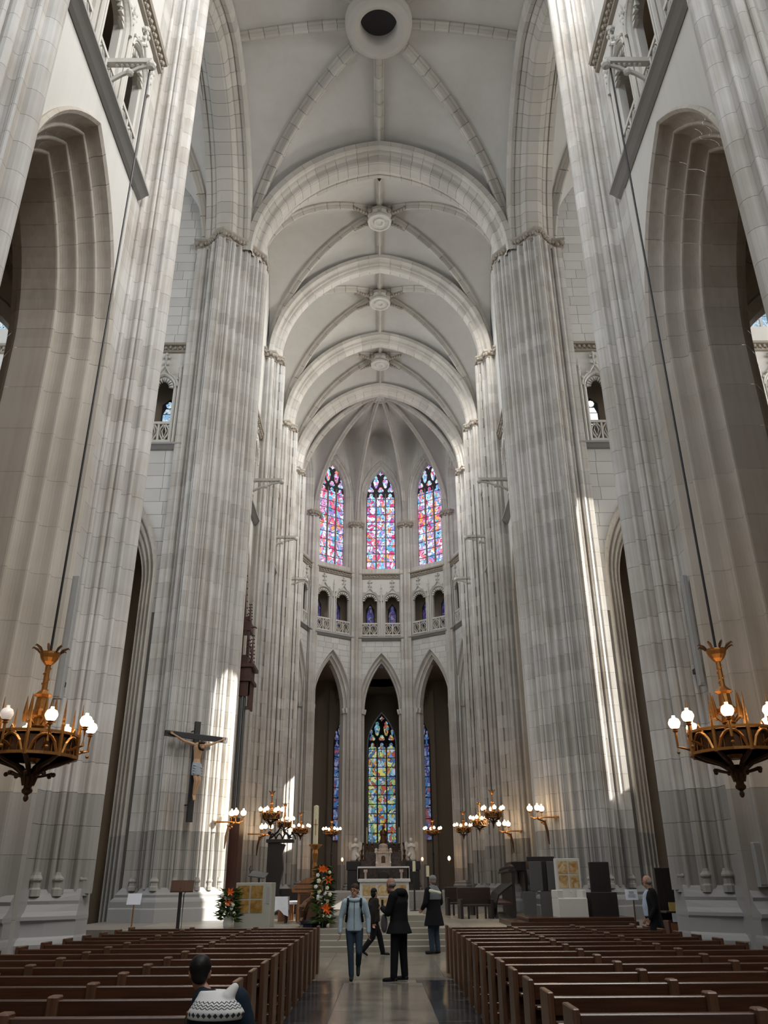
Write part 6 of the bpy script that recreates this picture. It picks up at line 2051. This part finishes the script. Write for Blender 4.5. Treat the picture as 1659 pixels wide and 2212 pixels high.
# bald man at the right
b, J, s = person('bald man in a long black coat standing at the right pew ends', (5.86, 19.45, 0), 1.45, 1.78,
    dict(face=(.75, 1, .15), head=(0, .05, 1.62), elL=(-.25, -.02, 1.12), elR=(.25, -.02, 1.12), wrL=(-.2, .12, .92), wrR=(.2, .12, .92)),
    M['black_cloth'], M['black_cloth'], M['shoe'], 'skin', M['grey_hair'], 'rim', coat=.55, width=1.12)
sh = MB(); loft(sh, [(0, .1 * s, .95 * s, .09 * s, .1 * s), (0, .11 * s, 1.15 * s, .09 * s, .11 * s), (0, .1 * s, 1.38 * s, .07 * s, .075 * s), (0, .04 * s, 1.47 * s, .06 * s, .06 * s)])
fused('shirt', sh, cl('pale_blue_shirt', (.4, .46, .55)), .014, b)

# child with a patterned knit collar
def knit(name):
    m, nt, bs = nodes(name)
    L = nt.links
    tc = N(nt, 'ShaderNodeTexCoord'); sp = N(nt, 'ShaderNodeSeparateXYZ')
    L.new(tc.outputs['Object'], sp.inputs[0])
    def math_(op, a, b_=None, v=None):
        n = N(nt, 'ShaderNodeMath', operation=op)
        for i, x in enumerate((a, b_)):
            if x is None: continue
            if isinstance(x, (int, float)): n.inputs[i].default_value = x
            else: L.new(x, n.inputs[i])
        return n.outputs[0]
    at = math_('ARCTAN2', sp.outputs['X'], math_('MULTIPLY', sp.outputs['Y'], -1.0))
    zig = math_('ABSOLUTE', math_('SUBTRACT', math_('FRACT', math_('MULTIPLY', at, 4.6)), .5))
    zz = math_('ADD', math_('MULTIPLY', sp.outputs['Z'], 62.0), math_('MULTIPLY', zig, 1.4))
    st = math_('GREATER_THAN', math_('FRACT', zz), .62)
    hi = math_('GREATER_THAN', sp.outputs['Z'], .905); lo = math_('LESS_THAN', sp.outputs['Z'], .95)
    z1 = math_('MULTIPLY', st, math_('MULTIPLY', hi, lo))
    dz = math_('ABSOLUTE', math_('MULTIPLY', math_('SUBTRACT', sp.outputs['Z'], .872), 26.0))
    d1 = math_('LESS_THAN', math_('ADD', dz, math_('MULTIPLY', zig, 1.0)), .42)
    allm = math_('MAXIMUM', z1, d1)
    mx = N(nt, 'ShaderNodeMix', data_type='RGBA')
    L.new(allm, mx.inputs[0])
    mx.inputs[6].default_value = (.55, .54, .52, 1); mx.inputs[7].default_value = (.03, .035, .045, 1)
    L.new(mx.outputs[2], bs.inputs['Base Color'])
    bs.inputs['Roughness'].default_value = .95
    return m
M['knit'] = knit('white_knit_with_dark_zigzags')
b, J, s = person('dark-haired child with white patterned knit hood seen from behind', (-1.09, 6.3, 0), -.1, 1.19,
    dict(face=(-.25, 1, -.1), neck=(-.12, .02, 1.45), head=(-.25, .06, 1.6), elL=(-.27, 0, 1.14), elR=(.3, 0, 1.14), wrL=(-.24, .1, .95), wrR=(.28, .06, .92)),
    M['navy_cloth'], M['denim'], M['shoe'], 'skin_dark', M['black_hair'], 'short', width=1.28, hk=1.25)
kh = MB(); loft(kh, [(-.02, -.03, .84, .19, .14), (-.01, -.04, .885, .195, .145), (-.01, -.035, .93, .165, .13), (-.03, -.02, .97, .125, .1), (-.05, .0, 1.0, .1, .085)])
capsule(kh, (.06, -.06, .96), (.1, -.04, 1.02), .05, .03)
fused('knit_hood', kh, M['knit'], .009, b, 2)
wp = MB(); ellipsoid(wp, (-.03, -.17, .66), .12, .07, .13); wp.build('grey_backpack', M['grey_panel'], b, True)
pt = MB(); ellipsoid(pt, (-.09, -.23, .74), .05, .02, .05); pt.build('pale_patch', M['ivory'], b, True)

# ---- crucifix on the left crossing pier
a = math.atan2(1.03, 1.08)
t = thing('crucifix', 'large black crucifix with painted figure on the left pier', 'crucifix', (-6.72, 30.04, 0), a)
MB().bbox(-.11, .11, -.05, .06, 3.62, 7.06, .01).build('upright_beam', M['black_metal'], t)
MB().bbox(-1.3, 1.3, -.06, .05, 6.42, 6.62, .02).build('cross_beam', M['black_metal'], t)
for z in (4.2, 6.75): MB().tube([(0, .05, z), (.0, .42, z)], .025, 6).build('wall_fixing', M['black_metal'], t)
f = MB()
ellipsoid(f, (.03, -.34, 6.2), .085, .1, .12); ellipsoid(f, (.04, -.4, 6.1), .06, .055, .075)
capsule(f, (0, -.17, 6.24), (.02, -.28, 6.24), .06, .055)
loft(f, [(0, -.17, 5.36, .15, .1), (0, -.16, 5.52, .155, .105), (0, -.15, 5.72, .125, .085), (0, -.17, 5.95, .155, .105), (0, -.17, 6.12, .19, .115), (0, -.16, 6.24, .16, .085), (0, -.16, 6.3, .07, .05)])
for q in (-1, 1):
    sh_, el, wr = (q * .19, -.15, 6.22), (q * .58, -.13, 6.3), (q * 1.02, -.1, 6.5)
    capsule(f, sh_, el, .06, .044); capsule(f, el, wr, .043, .029)
    hand(f, wr, (q * .9, -.1, .35), q, .5, 1.05, (0, 0, 1))
    capsule(f, (q * .08, -.17, 5.42), (q * .065 + .02, -.27, 4.98), .09, .064); capsule(f, (q * .065 + .02, -.27, 4.98), (q * .02, -.16, 4.52), .062, .04)
    capsule(f, (q * .02, -.14, 4.52), (q * .03, -.22, 4.34), .038, .03)
fb = fused('figure', f, M['corpus'], .011, t, 3)
lc = MB(); loft(lc, [(0, -.19, 5.16, .175, .15), (0, -.18, 5.3, .185, .145), (0, -.17, 5.48, .175, .125), (0, -.16, 5.6, .155, .11)])
capsule(lc, (.15, -.18, 5.52), (.21, -.2, 5.2), .05, .03)
for q in range(4): capsule(lc, (-.17, -.26, 5.5 - q * .09), (.17, -.28, 5.42 - q * .09), .03, .03)
fused('loincloth', lc, M['cloth_grey'], .011, fb, 1)
hr = MB(); ellipsoid(hr, (.03, -.35, 6.27), .1, .115, .09); ellipsoid(hr, (.03, -.28, 6.16), .11, .08, .15); ellipsoid(hr, (.04, -.41, 6.03), .055, .05, .06)
fused('hair', hr, M['brown_hair'], .012, fb, 2)
cw = MB(); cw.tube([(.03 + .108 * math.cos(2 * PI * k / 14), -.35 + .122 * math.sin(2 * PI * k / 14), 6.27 + .012 * (k % 2)) for k in range(15)], .018, 6)
cw.build('crown_of_thorns', M['bronze'], fb)
